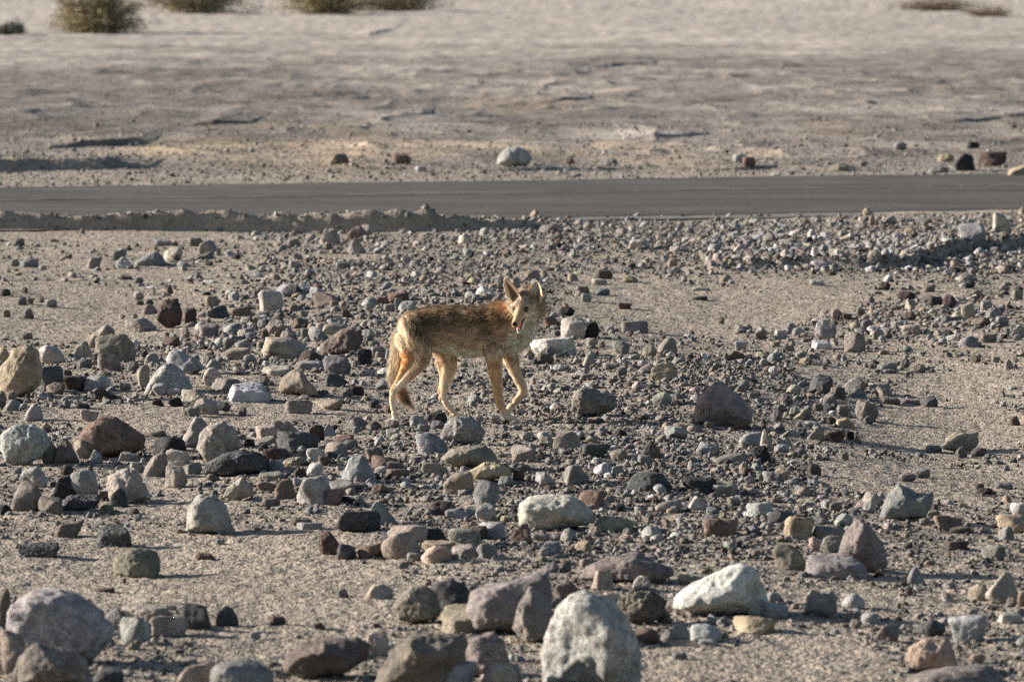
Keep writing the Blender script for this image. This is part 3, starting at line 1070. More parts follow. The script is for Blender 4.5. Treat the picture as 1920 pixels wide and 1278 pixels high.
OUT = {
 (1110, 1300): [(1014,1300),(1014,1262),(1017,1225),(1028,1180),(1046,1142),(1070,1119),(1100,1110),(1132,1114),(1157,1134),(1176,1162),(1193,1192),(1206,1228),(1208,1262),(1206,1300)],
 (1354, 1160): [(1262,1150),(1275,1122),(1300,1100),(1340,1080),(1370,1066),(1395,1061),(1420,1070),(1438,1100),(1448,1140),(1440,1160),(1350,1166),(1290,1162)],
 (108, 1245): [(8,1190),(14,1160),(28,1135),(60,1112),(110,1108),(150,1120),(185,1150),(212,1190),(205,1218),(190,1240),(170,1262),(100,1268),(40,1262),(12,1230)],
 (36, 745): [(-6,738),(-6,690),(12,668),(15,655),(45,647),(68,655),(75,690),(72,722),(50,744),(20,750)],
 (46, 872): [(-6,845),(-4,815),(25,797),(60,796),(88,812),(95,832),(75,858),(45,873),(5,866)],
 (206, 860): [(140,822),(155,800),(180,784),(210,784),(245,808),(270,825),(264,846),(215,862),(165,854)],
 (410, 866): [(367,842),(375,812),(395,795),(420,791),(445,812),(454,838),(444,852),(415,860),(390,867)],
 (394, 1003): [(344,1000),(346,975),(352,948),(372,929),(405,928),(432,948),(443,975),(438,996),(410,1005),(370,1006)],
 (1354, 800): [(1295,800),(1298,770),(1312,738),(1330,718),(1350,717),(1375,738),(1400,758),(1413,780),(1408,802),(1350,805)],
 (1042, 995): [(967,985),(969,950),(985,936),(1030,931),(1070,934),(1100,948),(1117,968),(1105,990),(1040,1000),(975,1000)],
 (1620, 1074): [(1573,1040),(1583,1005),(1600,978),(1612,972),(1628,985),(1642,1002),(1658,1030),(1668,1065),(1650,1076),(1610,1072),(1578,1062)],
 (1702, 976): [(1648,970),(1660,935),(1682,908),(1700,916),(1722,928),(1752,927),(1748,950),(1738,974),(1690,979)],
 (1749, 1260): [(1699,1240),(1706,1216),(1735,1200),(1780,1196),(1795,1225),(1800,1252),(1760,1262),(1712,1258)],
 (955, 1192): [(872,1140),(885,1110),(920,1095),(960,1085),(1000,1072),(1030,1070),(1037,1110),(1035,1170),(985,1195),(890,1185)],
 (239, 945): [(197,915),(200,898),(235,882),(255,884),(275,915),(284,938),(240,948),(205,940)],
 (785, 1305): [(690,1300),(712,1255),(742,1215),(765,1195),(800,1190),(865,1192),(878,1210),(868,1260),(860,1305)],
 (610, 1275): [(525,1270),(528,1238),(560,1215),(620,1200),(670,1200),(696,1215),(694,1245),(650,1270),(580,1285)],
 (440, 893): [(373,892),(385,872),(420,852),(455,845),(490,850),(508,868),(504,890),(440,897)],
 (94, 1298): [(13,1300),(18,1255),(35,1222),(60,1208),(95,1215),(130,1225),(160,1245),(176,1300)],
 (868, 834): [(825,828),(833,802),(850,785),(880,784),(900,795),(911,815),(902,834),(860,838)],
 (882, 882): [(824,866),(850,843),(880,835),(910,836),(927,850),(940,872),(910,884),(860,882)],
 (918, 906): [(876,886),(905,868),(930,866),(957,880),(962,893),(930,899),(895,908)],
 (964, 315): [(930,312),(934,292),(950,277),(970,275),(990,284),(998,300),(990,316),(955,318)],
 (641, 668): [(599,668),(606,642),(648,618),(676,614),(683,655),(655,664),(615,672)],
 (1114, 781): [(1070,772),(1071,742),(1088,727),(1115,727),(1132,738),(1156,742),(1160,765),(1125,782),(1085,783)],
 (317, 615): [(291,602),(296,575),(308,560),(335,559),(344,585),(341,612),(312,618)],
 (561, 743): [(521,738),(527,712),(553,695),(575,697),(590,715),(601,738),(562,746)],
 (1002, 1207): [(962,1180),(975,1130),(992,1100),(1012,1108),(1035,1140),(1044,1175),(1035,1205),(985,1210)],
 (446, 940): [(416,938),(425,918),(455,893),(472,915),(475,934),(450,942)],
 (366, 839): [(337,838),(345,815),(365,782),(382,786),(398,805),(392,830),(370,842)],
 (189, 652): [(163,650),(170,628),(198,607),(214,618),(215,630),(185,652)],
 (346, 704): [(309,680),(316,660),(332,660),(360,672),(383,692),(362,705),(335,700)],
 (1024, 912): [(1003,905),(1006,888),(1022,888),(1040,905),(1046,914),(1020,914)],
 (1208, 1171): [(1155,1160),(1158,1130),(1180,1112),(1240,1115),(1262,1130),(1258,1155),(1225,1175),(1175,1172)],
 (1175, 1094): [(1085,1096),(1110,1066),(1165,1046),(1215,1046),(1250,1062),(1275,1080),(1260,1090),(1180,1100)],
 (96, 685): [(70,672),(74,655),(88,647),(108,652),(120,668),(123,680),(95,686)],
 (1803, 848): [(1768,842),(1775,820),(1788,808),(1835,809),(1837,835),(1825,849),(1790,850)],
 (1540, 1157): [(1508,1148),(1512,1120),(1525,1107),(1542,1115),(1560,1108),(1571,1122),(1571,1150),(1545,1159)],
 (842, 1158): [(800,1110),(815,1092),(845,1087),(868,1098),(881,1112),(878,1150),(850,1162),(815,1155)],
 (782, 1169): [(735,1140),(745,1122),(772,1099),(800,1100),(822,1118),(831,1145),(820,1163),(775,1170),(745,1165)],
 (907, 1270): [(857,1262),(860,1215),(880,1190),(925,1182),(948,1200),(957,1240),(925,1272),(880,1276)],
}
# ---- read the list, keep the 300 that show largest as things, the rest goes with the loose stones
entries = []
for ln in ROCKS.strip().splitlines():
    a, _, lab = ln.partition('|')
    w = a.split()
    cx, yb, ww, hh = map(float, w[:4])
    shp, _, mm = w[5].partition(':')
    entries.append(dict(cx=cx, yb=yb, w=ww, h=hh, c=w[4], s=shp, m=mm, lab=lab.strip()))
entries.sort(key=lambda e: -e['w'] * e['h'] - (1e5 if e['lab'] else 0))
things, rest = entries[:300], entries[300:]
def art(lab):
    """short landmark phrase out of a full description"""
    for cut in (' with ', ' at ', ' behind ', ' left of ', ' right of ', ' in front of ', ' on the ', ' on a ', ' above ', ' below ', ' near ', ' cut off', ' in the ',
                ' leaning', ' casting', ' under ', ' against ', ' touching', ' beside', ' across', ' half ', ' pointing', ' alone', ' standing', ' sloping', ' between', ' tilted', ' veined'):
        i = lab.find(cut)
        if i > 0: lab = lab[:i]
    return 'the ' + lab
from collections import Counter
lms = [(e, art(e['lab'])) for e in things if e['lab']]
cnt = Counter(a for _, a in lms)
lms = [(e['cx'], e['yb'] - e['h'] / 2, a) for e, a in lms if cnt[a] == 1]
lms += [(745, 690, "the coyote's rump"), (1010, 600, "the coyote's head"), (850, 700, "the coyote's belly"), (960, 760, "the coyote's front paws")]
LMDONE = set()
def size_word(w): return 'tiny' if w < 20 else 'small' if w < 34 else 'medium' if w < 56 else 'large'
def rel(dx, dy):
    if abs(dx) > abs(dy) * 1.2:
        side = 'left of' if dx < 0 else 'right of'
        return side if abs(dy) < 18 else (('up and ' if dy < 0 else 'down and ') + side)
    return 'behind' if dy < 0 else 'in front of'
def label_for(e):
    if e['lab']:
        return e['lab']
    x, y = e['cx'], e['yb'] - e['h'] / 2
    base = f"{size_word(e['w'])} {CN[e['c']]} {SN.get(e['s'], 'slanting')} rock"
    near = sorted(lms, key=lambda l: (l[0] - x) ** 2 + (2.2 * (l[1] - y)) ** 2)[:6]
    opts = []
    for lx, ly, a in near:
        d = math.hypot(lx - x, 2 * (ly - y))
        opts.append(f"{base} {'close ' if d < 75 and not rel(x - lx, y - ly).startswith(('up', 'down')) else ''}{rel(x - lx, y - ly)} {a}")
    for i in range(4):
        for j in range(i + 1, 5):
            opts.append(f"{base} between {near[i][2]} and {near[j][2]}")
    for o in opts:
        if o not in LMDONE and len(o.split()) <= 16:
            LMDONE.add(o); return o
    return opts[0]
def place_rock(e, idx):
    px, yb = e['cx'], e['yb']
    X, Y = ground_hit(px, yb)
    m = Y / F                                   # metres per photo pixel there
    w, h = e['w'] * m, e['h'] * m
    shape = {'slabtilt': 'flat', 'slabdown': 'flat'}.get(e['s'], e['s'])
    deep = min(w * {'flat': .9, 'porblock': .6, 'block': .7, 'dome': .95}.get(shape, .8), h * 2.4)
    outl = OUT.get((int(px), int(yb)))
    sub = 5 if e['w'] > 80 else 4 if e['w'] > 26 else 3
    P, Fc = rock_shape(shape, idx * 37 + 11, sub, outl)
    P = P - (P.max(0) + P.min(0)) / 2
    P = P / np.abs(P).max(0)[None]
    bury = .17 if shape != 'dome' else .22
    if outl is not None: bury = .04
    P *= np.array([w / 2, deep / 2, h * (1 + bury) / 2])
    P[:, 2] += h * (1 + bury) / 2 - h * bury
    cy = Y + deep * .36
    z = float(min(hfun(np.array([X]), np.array([cy]), False)[0], hfun(np.array([X]), np.array([Y]), False)[0]))
    return P, Fc, (X, cy, z), w
def tint(e, i):
    r = random.Random(i * 7 + 1); b = PAL[e['c']]; k = r.uniform(.88, 1.12)
    return tuple(min(.9, c * k * r.uniform(.96, 1.04)) for c in b)
for i, e in enumerate(things):
    P, Fc, loc, w = place_rock(e, i)
    big = e['w'] >= 84
    nm = 'boulder' if big else 'rock'
    me = new_mesh(nm, P, tris=Fc)
    mt = 'porous' if e['s'].startswith('por') else 'mottled' if e['m'] == 'm' else 'plain'
    o = link(nm, me, MAT[mt], loc=loc)
    o.color = (*tint(e, i), 1)
    far = e['yb'] < 340
    tag(o, label_for(e), nm, 'rocks across the road' if far else ('large boulders among the rubble' if big else 'rocks strewn over the gravel'), 'thing')
# ------------------------------------------------------------------ loose stones and gravel (too many to count)
proto = bpy.data.collections.new('stone_shapes')       # source shapes only, never placed in the scene themselves
NPROTO = 18
for k in range(NPROTO):
    shp = ['ang', 'round', 'wedge', 'block', 'ang', 'flat'][k % 6]
    P, Fc = rock_shape(shp, 5000 + k * 13, 3 if k < 12 else 2)
    P /= np.abs(P).max(0)[None]
    me = new_mesh('stone_shape', P * .5, tris=Fc)
    me.materials.append(MAT['stone'])
    po = bpy.data.objects.new('stone_shape_%02d' % k, me)
    proto.objects.link(po)
def scatter_object(name, label, loc, scale, rot, idx, col):
    me = bpy.data.meshes.new(name)
    n = len(loc)
    me.vertices.add(n); me.vertices.foreach_set('co', np.ascontiguousarray(loc, dtype=np.float32).ravel())
    a = me.attributes.new('scale3', 'FLOAT_VECTOR', 'POINT'); a.data.foreach_set('vector', np.ascontiguousarray(scale, dtype=np.float32).ravel())
    a = me.attributes.new('rot3', 'FLOAT_VECTOR', 'POINT'); a.data.foreach_set('vector', np.ascontiguousarray(rot, dtype=np.float32).ravel())
    a = me.attributes.new('idx', 'INT', 'POINT'); a.data.foreach_set('value', np.ascontiguousarray(idx, dtype=np.int32))
    vcol(me, 'col', col)
    o = link(name, me)
    g = bpy.data.node_groups.new(name, 'GeometryNodeTree')
    g.interface.new_socket('Geometry', in_out='INPUT', socket_type='NodeSocketGeometry')
    g.interface.new_socket('Geometry', in_out='OUTPUT', socket_type='NodeSocketGeometry')
    gi = g.nodes.new('NodeGroupInput'); go = g.nodes.new('NodeGroupOutput')
    ip = g.nodes.new('GeometryNodeInstanceOnPoints')
    ci = g.nodes.new('GeometryNodeCollectionInfo')
    ci.inputs['Collection'].default_value = proto
    ci.inputs['Separate Children'].default_value = True
    ci.inputs['Reset Children'].default_value = True
    def attr(nm, typ):
        nd = g.nodes.new('GeometryNodeInputNamedAttribute'); nd.data_type = typ; nd.inputs['Name'].default_value = nm
        return nd.outputs['Attribute']
    g.links.new(gi.outputs[0], ip.inputs['Points'])
    g.links.new(ci.outputs[0], ip.inputs['Instance'])
    ip.inputs['Pick Instance'].default_value = True
    g.links.new(attr('idx', 'INT'), ip.inputs['Instance Index'])
    g.links.new(attr('rot3', 'FLOAT_VECTOR'), ip.inputs['Rotation'])
    g.links.new(attr('scale3', 'FLOAT_VECTOR'), ip.inputs['Scale'])
    g.links.new(ip.outputs[0], go.inputs[0])
    md = o.modifiers.new('stones', 'NODES'); md.node_group = g
    tag(o, label, kind='stuff')
    return o
SAND = [(120, 585, 230, 52), (60, 500, 150, 14), (1290, 575, 230, 38), (1500, 555, 130, 30), (1160, 540, 90, 22), (300, 790, 260, 22), (330, 1065, 390, 72),
        (560, 1130, 230, 90), (130, 1075, 230, 40), (1770, 770, 170, 50), (1730, 880, 210, 45), (1820, 700, 120, 18), (1560, 690, 60, 18), (620, 1000, 90, 30),
        (300, 905, 90, 22), (350, 955, 110, 20), (1300, 1240, 120, 40), (1560, 1120, 130, 20), (1520, 1230, 160, 50), (480, 1180, 140, 60), (560, 775, 160, 18),
        (120, 440, 320, 12), (640, 490, 90, 8), (280, 520, 70, 14)]
RICH = [(760, 560, 300, 60), (1250, 450, 420, 35), (1200, 740, 330, 60), (1250, 900, 330, 80), (700, 900, 220, 60), (560, 650, 200, 60), (1700, 460, 300, 40),
        (1750, 600, 200, 40), (1450, 690, 120, 30), (880, 1010, 160, 40), (1250, 1020, 260, 40), (1480, 980, 200, 40)]
def density(px, py):
    s = np.zeros_like(px)
    wx = 26 * n2(px / 60, py / 14, 51); wy = 7 * n2(px / 50, py / 16, 52)
    for cx, cy, rx, ry in SAND:
        s = np.maximum(s, 1 - sm(.75, 1.15, np.hypot((px + wx - cx) / rx, (py + wy - cy) / ry)))
    r = np.zeros_like(px)
    for cx, cy, rx, ry in RICH:
        r = np.maximum(r, 1 - sm(.6, 1.3, np.hypot((px + wx - cx) / rx, (py + wy - cy) / ry)))
    cl = .5 + .5 * n2(px / 34, py / 9, 53)
    return np.clip((1 - s) * (.35 + .75 * r) * (.45 + .9 * cl), .0, 1), s
KEYS = ['G', 't', 'p', 'c', 'g', 'bg', 'b', 'm', 'gn', 'W', 'r', 'o', 'd', 'dr', 'D', 'pe']
WTS = np.array([20, 16, 10, 14, 9, 9, 6, 7, 6, 6, 3, 3, 2, 1.5, 3, 1.5]); WTS = WTS / WTS.sum()
PALA = np.array([PAL[k] for k in KEYS])
def make_scatter(n, smin, smax, a, ylo, yhi, xlo=-420, xhi=2340, soft=0.0, dens=True, colmix=0.0, flatk=1.0, expo=1.0):
    r = np.random.default_rng(n)
    px = r.uniform(xlo, xhi, n)
    py = ylo + (yhi - ylo) * r.uniform(0, 1, n) ** expo
    s = smin * (1 - r.uniform(0, 1, n)) ** (-1 / a)
    keep = s < smax
    if dens:
        d, sandy = density(px, py)
        keep &= r.uniform(0, 1, n) < soft + (1 - soft) * d ** 1.25
        keep &= ~((sandy > .45) & (s > 5.5) & (r.uniform(0, 1, n) > .1))
    px, py, s = px[keep], py[keep], s[keep]
    X, Y = flat_xy(px, py)
    # the stones on the raised banks stand where the bank is, keep the road free of them
    off = np.abs(Y - road_mid(X)) > ROAD_HALF / .942 - .12 + r.exponential(.22, len(X))
    X, Y, s = X[off], Y[off], s[off]
    n = len(X)
    w = s * Y / F
    asp = r.uniform(.62, 1.2, (n, 2)); hh = r.uniform(.28, .85, n) * flatk
    scale = np.stack([w * 1.0, w * asp[:, 0], w * hh], -1)
    rot = np.stack([r.normal(0, .38, n), r.normal(0, .38, n), r.uniform(0, 6.28, n)], -1)
    z = hfun(X, Y, True) + scale[:, 2] * r.uniform(.12, .36, n)
    col = 1.32 * PALA[r.choice(len(KEYS), n, p=WTS)] * r.uniform(.8, 1.2, (n, 1)) * r.uniform(.95, 1.05, (n, 3))
    soil = np.array([.30, .26, .215])
    col = col * (1 - colmix) + soil * colmix
    return [np.stack([X, Y, z], -1), scale, rot, r.integers(0, NPROTO, n), np.clip(col, 0, .9)]
def cat(parts): return [np.concatenate(x) for x in zip(*parts)]
A = make_scatter(105000, 4.4, 22, 1.7, 404, 1330, soft=.03)
B = make_scatter(38000, 7.5, 30, 2.6, 480, 1330, soft=.0)
BC = make_scatter(15000, 4.0, 16, 1.9, 406, 520, xlo=480, soft=.25)
C = make_scatter(9000, 2.6, 13, 1.9, 225, 354, dens=False, expo=.55, colmix=.25)
BD = make_scatter(5200, 5.5, 24, 1.9, 448, 512, xlo=1330, xhi=2100, dens=False)
BE = make_scatter(2200, 4.0, 12, 2.2, 402, 432, xlo=-300, xhi=1250, dens=False, colmix=.3)
parts = [A, B, BC, BD, BE, C]
# the listed rocks beyond the first three hundred
loc, sc_, ro, ix, co = [], [], [], [], []
for i, e in enumerate(rest):
    X, Y = ground_hit(e['cx'], e['yb']); m = Y / F
    w, h = e['w'] * m, e['h'] * m
    d = min(w * .8, h * 2.2)
    z = float(hfun(np.array([X]), np.array([Y + d * .3]), False)[0])
    loc.append((X, Y + d * .36, z + h * .42)); sc_.append((w, d, h * 1.15)); ro.append((0, 0, 0))
    ix.append({'ang': 0, 'round': 1, 'wedge': 2, 'block': 3, 'flat': 5, 'dome': 1}.get(e['s'], 4) + 6 * (i % 2)); co.append(tint(e, i))
parts.append([np.array(loc), np.array(sc_), np.array(ro), np.array(ix), np.array(co)])
scatter_object('loose_stones', 'small mixed stones scattered thickly between the rocks', *cat(parts))
Gv = make_scatter(235000, 1.7, 5.0, 2.4, 404, 1330, soft=.62, colmix=.5, flatk=.9)
Gf = make_scatter(42000, 1.4, 6, 2.2, 110, 356, xlo=-200, xhi=2120, dens=False, expo=.62, colmix=.3, flatk=.9)
scatter_object('gravel', 'fine grey and tan gravel covering the ground', *cat([Gv, Gf]))

# ------------------------------------------------------------------ desert shrubs at the back
def shrub(px, py, wpx, hpx, seed, leafcol, label, depth=1.0, n=9000, lean=0.0, dry=False, name='desert_shrub', cat_='shrub'):
    r = np.random.default_rng(seed)
    X, Y = flat_xy(px, py); m = Y / F
    w, h = wpx * m, hpx * m
    z0 = float(hfun(np.array([X]), np.array([Y + w * .3]))[0])
    root = bpy.data.objects.new(name, None); COL.objects.link(root)
    root.location = (X, Y + w * .35, z0 - .03); root.empty_display_size = .2
    tag(root, label, cat_, 'shrubs on the far flat', 'thing')
    stems = []; tips = []
    ns = 56
    for i in range(ns):
        a = r.uniform(0, 6.283); sp = r.uniform(.1, 1) ** .6
        top = np.array([math.cos(a) * sp * w * .5 + lean * w, math.sin(a) * sp * w * .45 * depth, h * (1 - .62 * sp ** 3) * r.uniform(.22, 1.08)])
        path = []
        for t in np.linspace(0, 1, 6):
            q = top * np.array([t ** 1.1, t ** 1.1, t ** .85]) + r.normal(0, .02 * w * t, 3)
            path.append(q)
        stems.append((path, [.016 * (1 - t * .8) * (w / 2.2 + .35) for t in np.linspace(0, 1, 6)]))
        for t in np.linspace(.12, 1, 9):
            k = t * 5; i0 = min(int(k), 4)
            tips.append(path[i0] + (path[i0 + 1] - path[i0]) * (k - i0))
            if r.uniform() < .8:
                b = tips[-1] + r.normal(0, .09 * w, 3) * np.array([1, 1, .7]); b[2] = max(b[2], .02)
                stems.append(([tips[-1], (tips[-1] + b) / 2 + r.normal(0, .01, 3), b], [.006, .004, .002])); tips.append(b)
    V, Q = [], []
    for path, rad in stems:
        v, q = tube(path, rad, 5); o_ = len(V); V += v; Q += [tuple(i + o_ for i in f) for f in q]
    link('stems', new_mesh('stems', np.array([tuple(v) for v in V]), Q), simple('shrub_bark', (.15, .11, .08), .3), root)
    tips = np.array(tips)
    c = tips[r.integers(0, len(tips), n)] + r.normal(0, .045 * w, (n, 3)) * np.array([1, 1, .8])
    c[:, 2] = np.maximum(c[:, 2], .02)
    L = r.uniform(.012, .035, n)[:, None] * (1.4 if not dry else 1.7)
    d1 = r.normal(size=(n, 3)); d1[:, 2] = np.abs(d1[:, 2]) * 1.2; d1 /= np.linalg.norm(d1, axis=1, keepdims=True)
    d2 = np.cross(d1, r.normal(size=(n, 3))); d2 /= np.linalg.norm(d2, axis=1, keepdims=True)
    wd = L * (.42 if not dry else .12)
    Vv = np.stack([c - d1 * L, c + d2 * wd, c + d1 * L, c - d2 * wd], 1).reshape(-1, 3)
    T = np.arange(n * 4).reshape(-1, 4)
    me = new_mesh('foliage', Vv, tris=T, smooth=False)
    cc = np.array(leafcol) * r.uniform(.6, 1.4, (n, 1)) * r.uniform(.92, 1.08, (n, 3))
    vcol(me, 'lcol', np.repeat(cc, 4, 0))
    link('foliage', me, LEAF, root)
def leaf_mat():
    s = NT('leaves'); at = s.n('ShaderNodeAttribute'); at.attribute_name = 'lcol'
    return s.done(at.outputs['Color'], None, .8)
LEAF = leaf_mat()
shrub(180, 64, 178, 120, 1, (.27, .225, .125), 'dense olive green shrub at the upper left', n=26000)
shrub(365, 34, 240, 96, 2, (.28, .235, .15), 'brownish shrub behind the olive green one', n=15000)
shrub(12, 66, 74, 26, 3, (.12, .125, .10), 'low dark shrub at the upper left edge', n=5000)
shrub(610, 32, 265, 90, 4, (.27, .225, .12), 'tan brown shrub with sparse twigs, upper middle left', n=15000)
shrub(745, 25, 235, 92, 5, (.25, .205, .13), 'dark olive brown shrub right of the sparse tan one', n=15000)
shrub(1750, 14, 190, 34, 6, (.23, .19, .13), 'low dry shrub at the upper right', n=5000, dry=True)
shrub(1860, 26, 110, 24, 7, (.25, .21, .15), 'sparse dry shrub at the upper right corner', n=2600, dry=True)
for i, (a, b) in enumerate([(860, 1), (1060, .5), (1260, .5), (1420, 1.5)]):
    shrub(a, b, 150, 34, 20 + i, (.16, .14, .11), ['low dark shrub on the top edge, leftmost of four', 'low dark shrub on the top edge, second of four from the left',
          'low dark shrub on the top edge, third of four from the left', 'low dark shrub on the top edge, rightmost of four'][i], n=2500, dry=True)
# ------------------------------------------------------------------ the coyote
CX0, CY0 = flat_xy(870, 785)
CY0 = float(CY0)
def PT(cx, cy, y=0.0):
    """crop reading (quarter photo pixels from 700,490) -> metres from the point between the paws"""
    m = CY0 / F
    return np.array([(cx / 3.994 - 170) * m, y, (295 - cy / 3.994) * m - .0846 * y])
RS = CY0 / F / 3.994
# head frame
hp, hy = math.radians(30), .41
hd = np.array([-hy, -math.sqrt(1 - hy * hy), 0])
HF = hd * math.cos(hp) + np.array([0, 0, -math.sin(hp)])
HU = hd * math.sin(hp) + np.array([0, 0, math.cos(hp)])
HL = np.cross(HU, HF)
rl = math.radians(-3)
HL, HU = HL * math.cos(rl) + HU * math.sin(rl), HU * math.cos(rl) - HL * math.sin(rl)
HO = PT(1100, 338, -.155) - HF * .033 - HU * .008
def HP(f, l, u): return HO + HF * f * .01 + HL * l * .01 + HU * u * .01
# samples: pos, radii (a = along y or lateral, b = other), part id, flow dir
S_pos, S_rad, S_part, S_flow, S_len = [], [], [], [], []
def chain(pts, part, furlen, step=.012, flow_sign=1, flat=(1, 1, 1)):
    """pts: list of (position, radius) -- spheres swept along a smooth curve"""
    P = np.array([p for p, _ in pts]); R = np.array([r for _, r in pts])
    n = len(P); out = []
    for i in range(n - 1):
        p0 = P[max(i - 1, 0)]; p1 = P[i]; p2 = P[i + 1]; p3 = P[min(i + 2, n - 1)]
        L = np.linalg.norm(p2 - p1); k = max(2, int(L / step))
        for t in np.linspace(0, 1, k, endpoint=(i == n - 2)):
            q = .5 * ((2 * p1) + (-p0 + p2) * t + (2 * p0 - 5 * p1 + 4 * p2 - p3) * t * t + (-p0 + 3 * p1 - 3 * p2 + p3) * t ** 3)
            tt = t * t * (3 - 2 * t)
            out.append((q, R[i] * (1 - tt) + R[i + 1] * tt))
    for i, (q, r) in enumerate(out):
        a = out[min(i + 1, len(out) - 1)][0] - out[max(i - 1, 0)][0]
        a = a / (np.linalg.norm(a) + 1e-9) * flow_sign
        S_pos.append(q); S_rad.append(r * np.array(flat)); S_part.append(part); S_flow.append(a); S_len.append(furlen)
TY = .0
# trunk: several parallel rows give it an oval section
for yy, sc in ((-.030, .93), (.030, .93), (0, 1)):
    chain([(PT(262, 500, yy), 78 * RS * sc), (PT(330, 470, yy), 128 * RS * sc), (PT(450, 452, yy), 138 * RS * sc), (PT(600, 462, yy), 150 * RS * sc),
           (PT(750, 480, yy), 165 * RS * sc), (PT(870, 478, yy), 168 * RS * sc), (PT(960, 490, yy), 165 * RS * sc), (PT(1030, 530, yy), 135 * RS * sc)], 'trunk', .031, flow_sign=-1, flat=(1, .85, 1))
chain([(PT(760, 560, 0), 130 * RS), (PT(880, 570, 0), 125 * RS), (PT(980, 575, 0), 105 * RS)], 'trunk', .022, flow_sign=-1, flat=(1, .75, 1))
chain([(PT(470, 560, 0), 85 * RS), (PT(620, 575, 0), 105 * RS), (PT(760, 590, 0), 110 * RS)], 'trunk', .022, flow_sign=-1, flat=(1, .8, 1))
# neck
hb = HP(-5, 0, -1)
chain([(PT(930, 430, 0), 140 * RS), (PT(1010, 420, -.02), 135 * RS), (PT(1085, 410, -.05), 118 * RS), (hb, 88 * RS)], 'neck', .034, flow_sign=-1)
chain([(PT(1040, 560, 0), 105 * RS), (PT(1100, 520, -.03), 98 * RS), (PT(1140, 450, -.065), 92 * RS), (HP(-4.5, 0, -3.5), 76 * RS)], 'throat', .030, flow_sign=-1)
chain([(PT(1035, 600, 0), 75 * RS), (PT(1110, 560, -.01), 72 * RS)], 'throat', .026, flow_sign=-1)
# head (centimetres in the head frame)
def hs(f, l, u, r, part='head', fl=.006, flow=None, flat=(1, 1, 1)):
    S_pos.append(HP(f, l, u)); S_rad.append(r * .0106 * np.array(flat)); S_part.append(part); S_flow.append(-HF if flow is None else flow); S_len.append(fl * 1.3)
hs(-1.6, 0, .2, 4.7); hs(-3.6, 0, .1, 4.6); hs(.4, 0, .6, 3.9); hs(-1, 1.7, 0, 3.9); hs(-1, -1.7, 0, 3.9)
hs(1.9, 1.9, .5, 2.35); hs(1.9, -1.9, .5, 2.35); hs(2.2, 0, .6, 2.6); hs(-2.0, 3.6, -.2, 3.3); hs(-2.0, -3.8, -.2, 3.4); hs(.6, -2.8, -.4, 2.7); hs(.6, 2.8, -.4, 2.7)
for sd in (1, -1):
    hs(-1.2, 3.4 * sd, -2.4, 3.5, 'cheek', .018); hs(-3, 4.9 * sd, -2.6, 3.5, 'cheek', .028); hs(.8, 2.5 * sd, -2.6, 2.7, 'cheek', .012)
    hs(-4.2, 4.4 * sd, -4.6, 3.4, 'cheek', .030); hs(-4.6, 5.0 * sd, -1.4, 3.0, 'cheek', .026)
for t in np.linspace(0, 1, 12):
    f = 3.2 + 7.6 * t; r = 2.75 * (1 - t) + 1.85 * t - .25 * math.sin(t * math.pi)
    hs(f, 0, -.5 - 1.9 * t, r, 'muzzle', .004)
    hs(f, .55 * (1 - .5 * t), -1.2 - 1.9 * t, r * .78, 'muzzle', .004); hs(f, -.55 * (1 - .5 * t), -1.2 - 1.9 * t, r * .78, 'muzzle', .004)
for t in np.linspace(0, 1, 12):
    f = .2 + 8.6 * t
    hs(f, 0, -4.5 - 3.8 * t, 2.0 * (1 - t) + .95 * t, 'jaw', .005 + .006 * (1 - t))
hs(-3.3, 0, 3.0, 3.6, fl=.010); hs(-3.6, 2.0, 2.6, 3.4, fl=.010); hs(-3.6, -2.0, 2.6, 3.4, fl=.010); hs(-6, 0, 1.0, 5.2, fl=.016)
for sd in (1, -1):
    hs(-3.6, 5.4 * sd, -3.6, 2.9, 'cheek', .024); hs(-2.2, 2.6 * sd, -5.4, 2.8, 'cheek', .024)
# legs
NY, FY = -.078, .078
chain([(PT(300, 470, -.05), 112 * RS), (PT(320, 560, -.062), 108 * RS), (PT(355, 650, -.072), 84 * RS), (PT(352, 735, NY), 62 * RS), (PT(295, 805, NY), 48 * RS),
       (PT(225, 880, NY), 36 * RS), (PT(160, 950, NY), 27 * RS), (PT(142, 1010, NY), 24 * RS), (PT(150, 1080, NY), 23 * RS), (PT(163, 1150, NY), 26 * RS)], 'hind_near', .009)
chain([(PT(250, 560, -.05), 85 * RS), (PT(262, 640, -.06), 72 * RS), (PT(262, 720, -.068), 45 * RS), (PT(190, 860, NY), 20 * RS), (PT(140, 950, NY), 20 * RS)], 'hind_near', .012)
chain([(PT(160, 1165, NY), 25 * RS), (PT(185, 1178, NY - .008), 27 * RS), (PT(222, 1188, NY - .012), 20 * RS)], 'paw', .004)
chain([(PT(470, 560, .04), 90 * RS), (PT(535, 660, .06), 84 * RS), (PT(560, 750, .07), 68 * RS), (PT(550, 830, FY), 54 * RS), (PT(533, 900, FY), 41 * RS), (PT(522, 975, FY), 29 * RS),
       (PT(535, 1030, FY), 27 * RS), (PT(580, 1090, FY), 26 * RS), (PT(632, 1138, FY), 26 * RS)], 'hind_far', .008)
chain([(PT(505, 720, .07), 45 * RS), (PT(508, 850, FY), 17 * RS), (PT(495, 960, FY), 17 * RS), (PT(502, 1000, FY), 20 * RS)], 'hind_far', .006)
chain([(PT(635, 1140, FY), 25 * RS), (PT(672, 1152, FY - .005), 26 * RS), (PT(712, 1163, FY - .008), 19 * RS)], 'paw', .004)
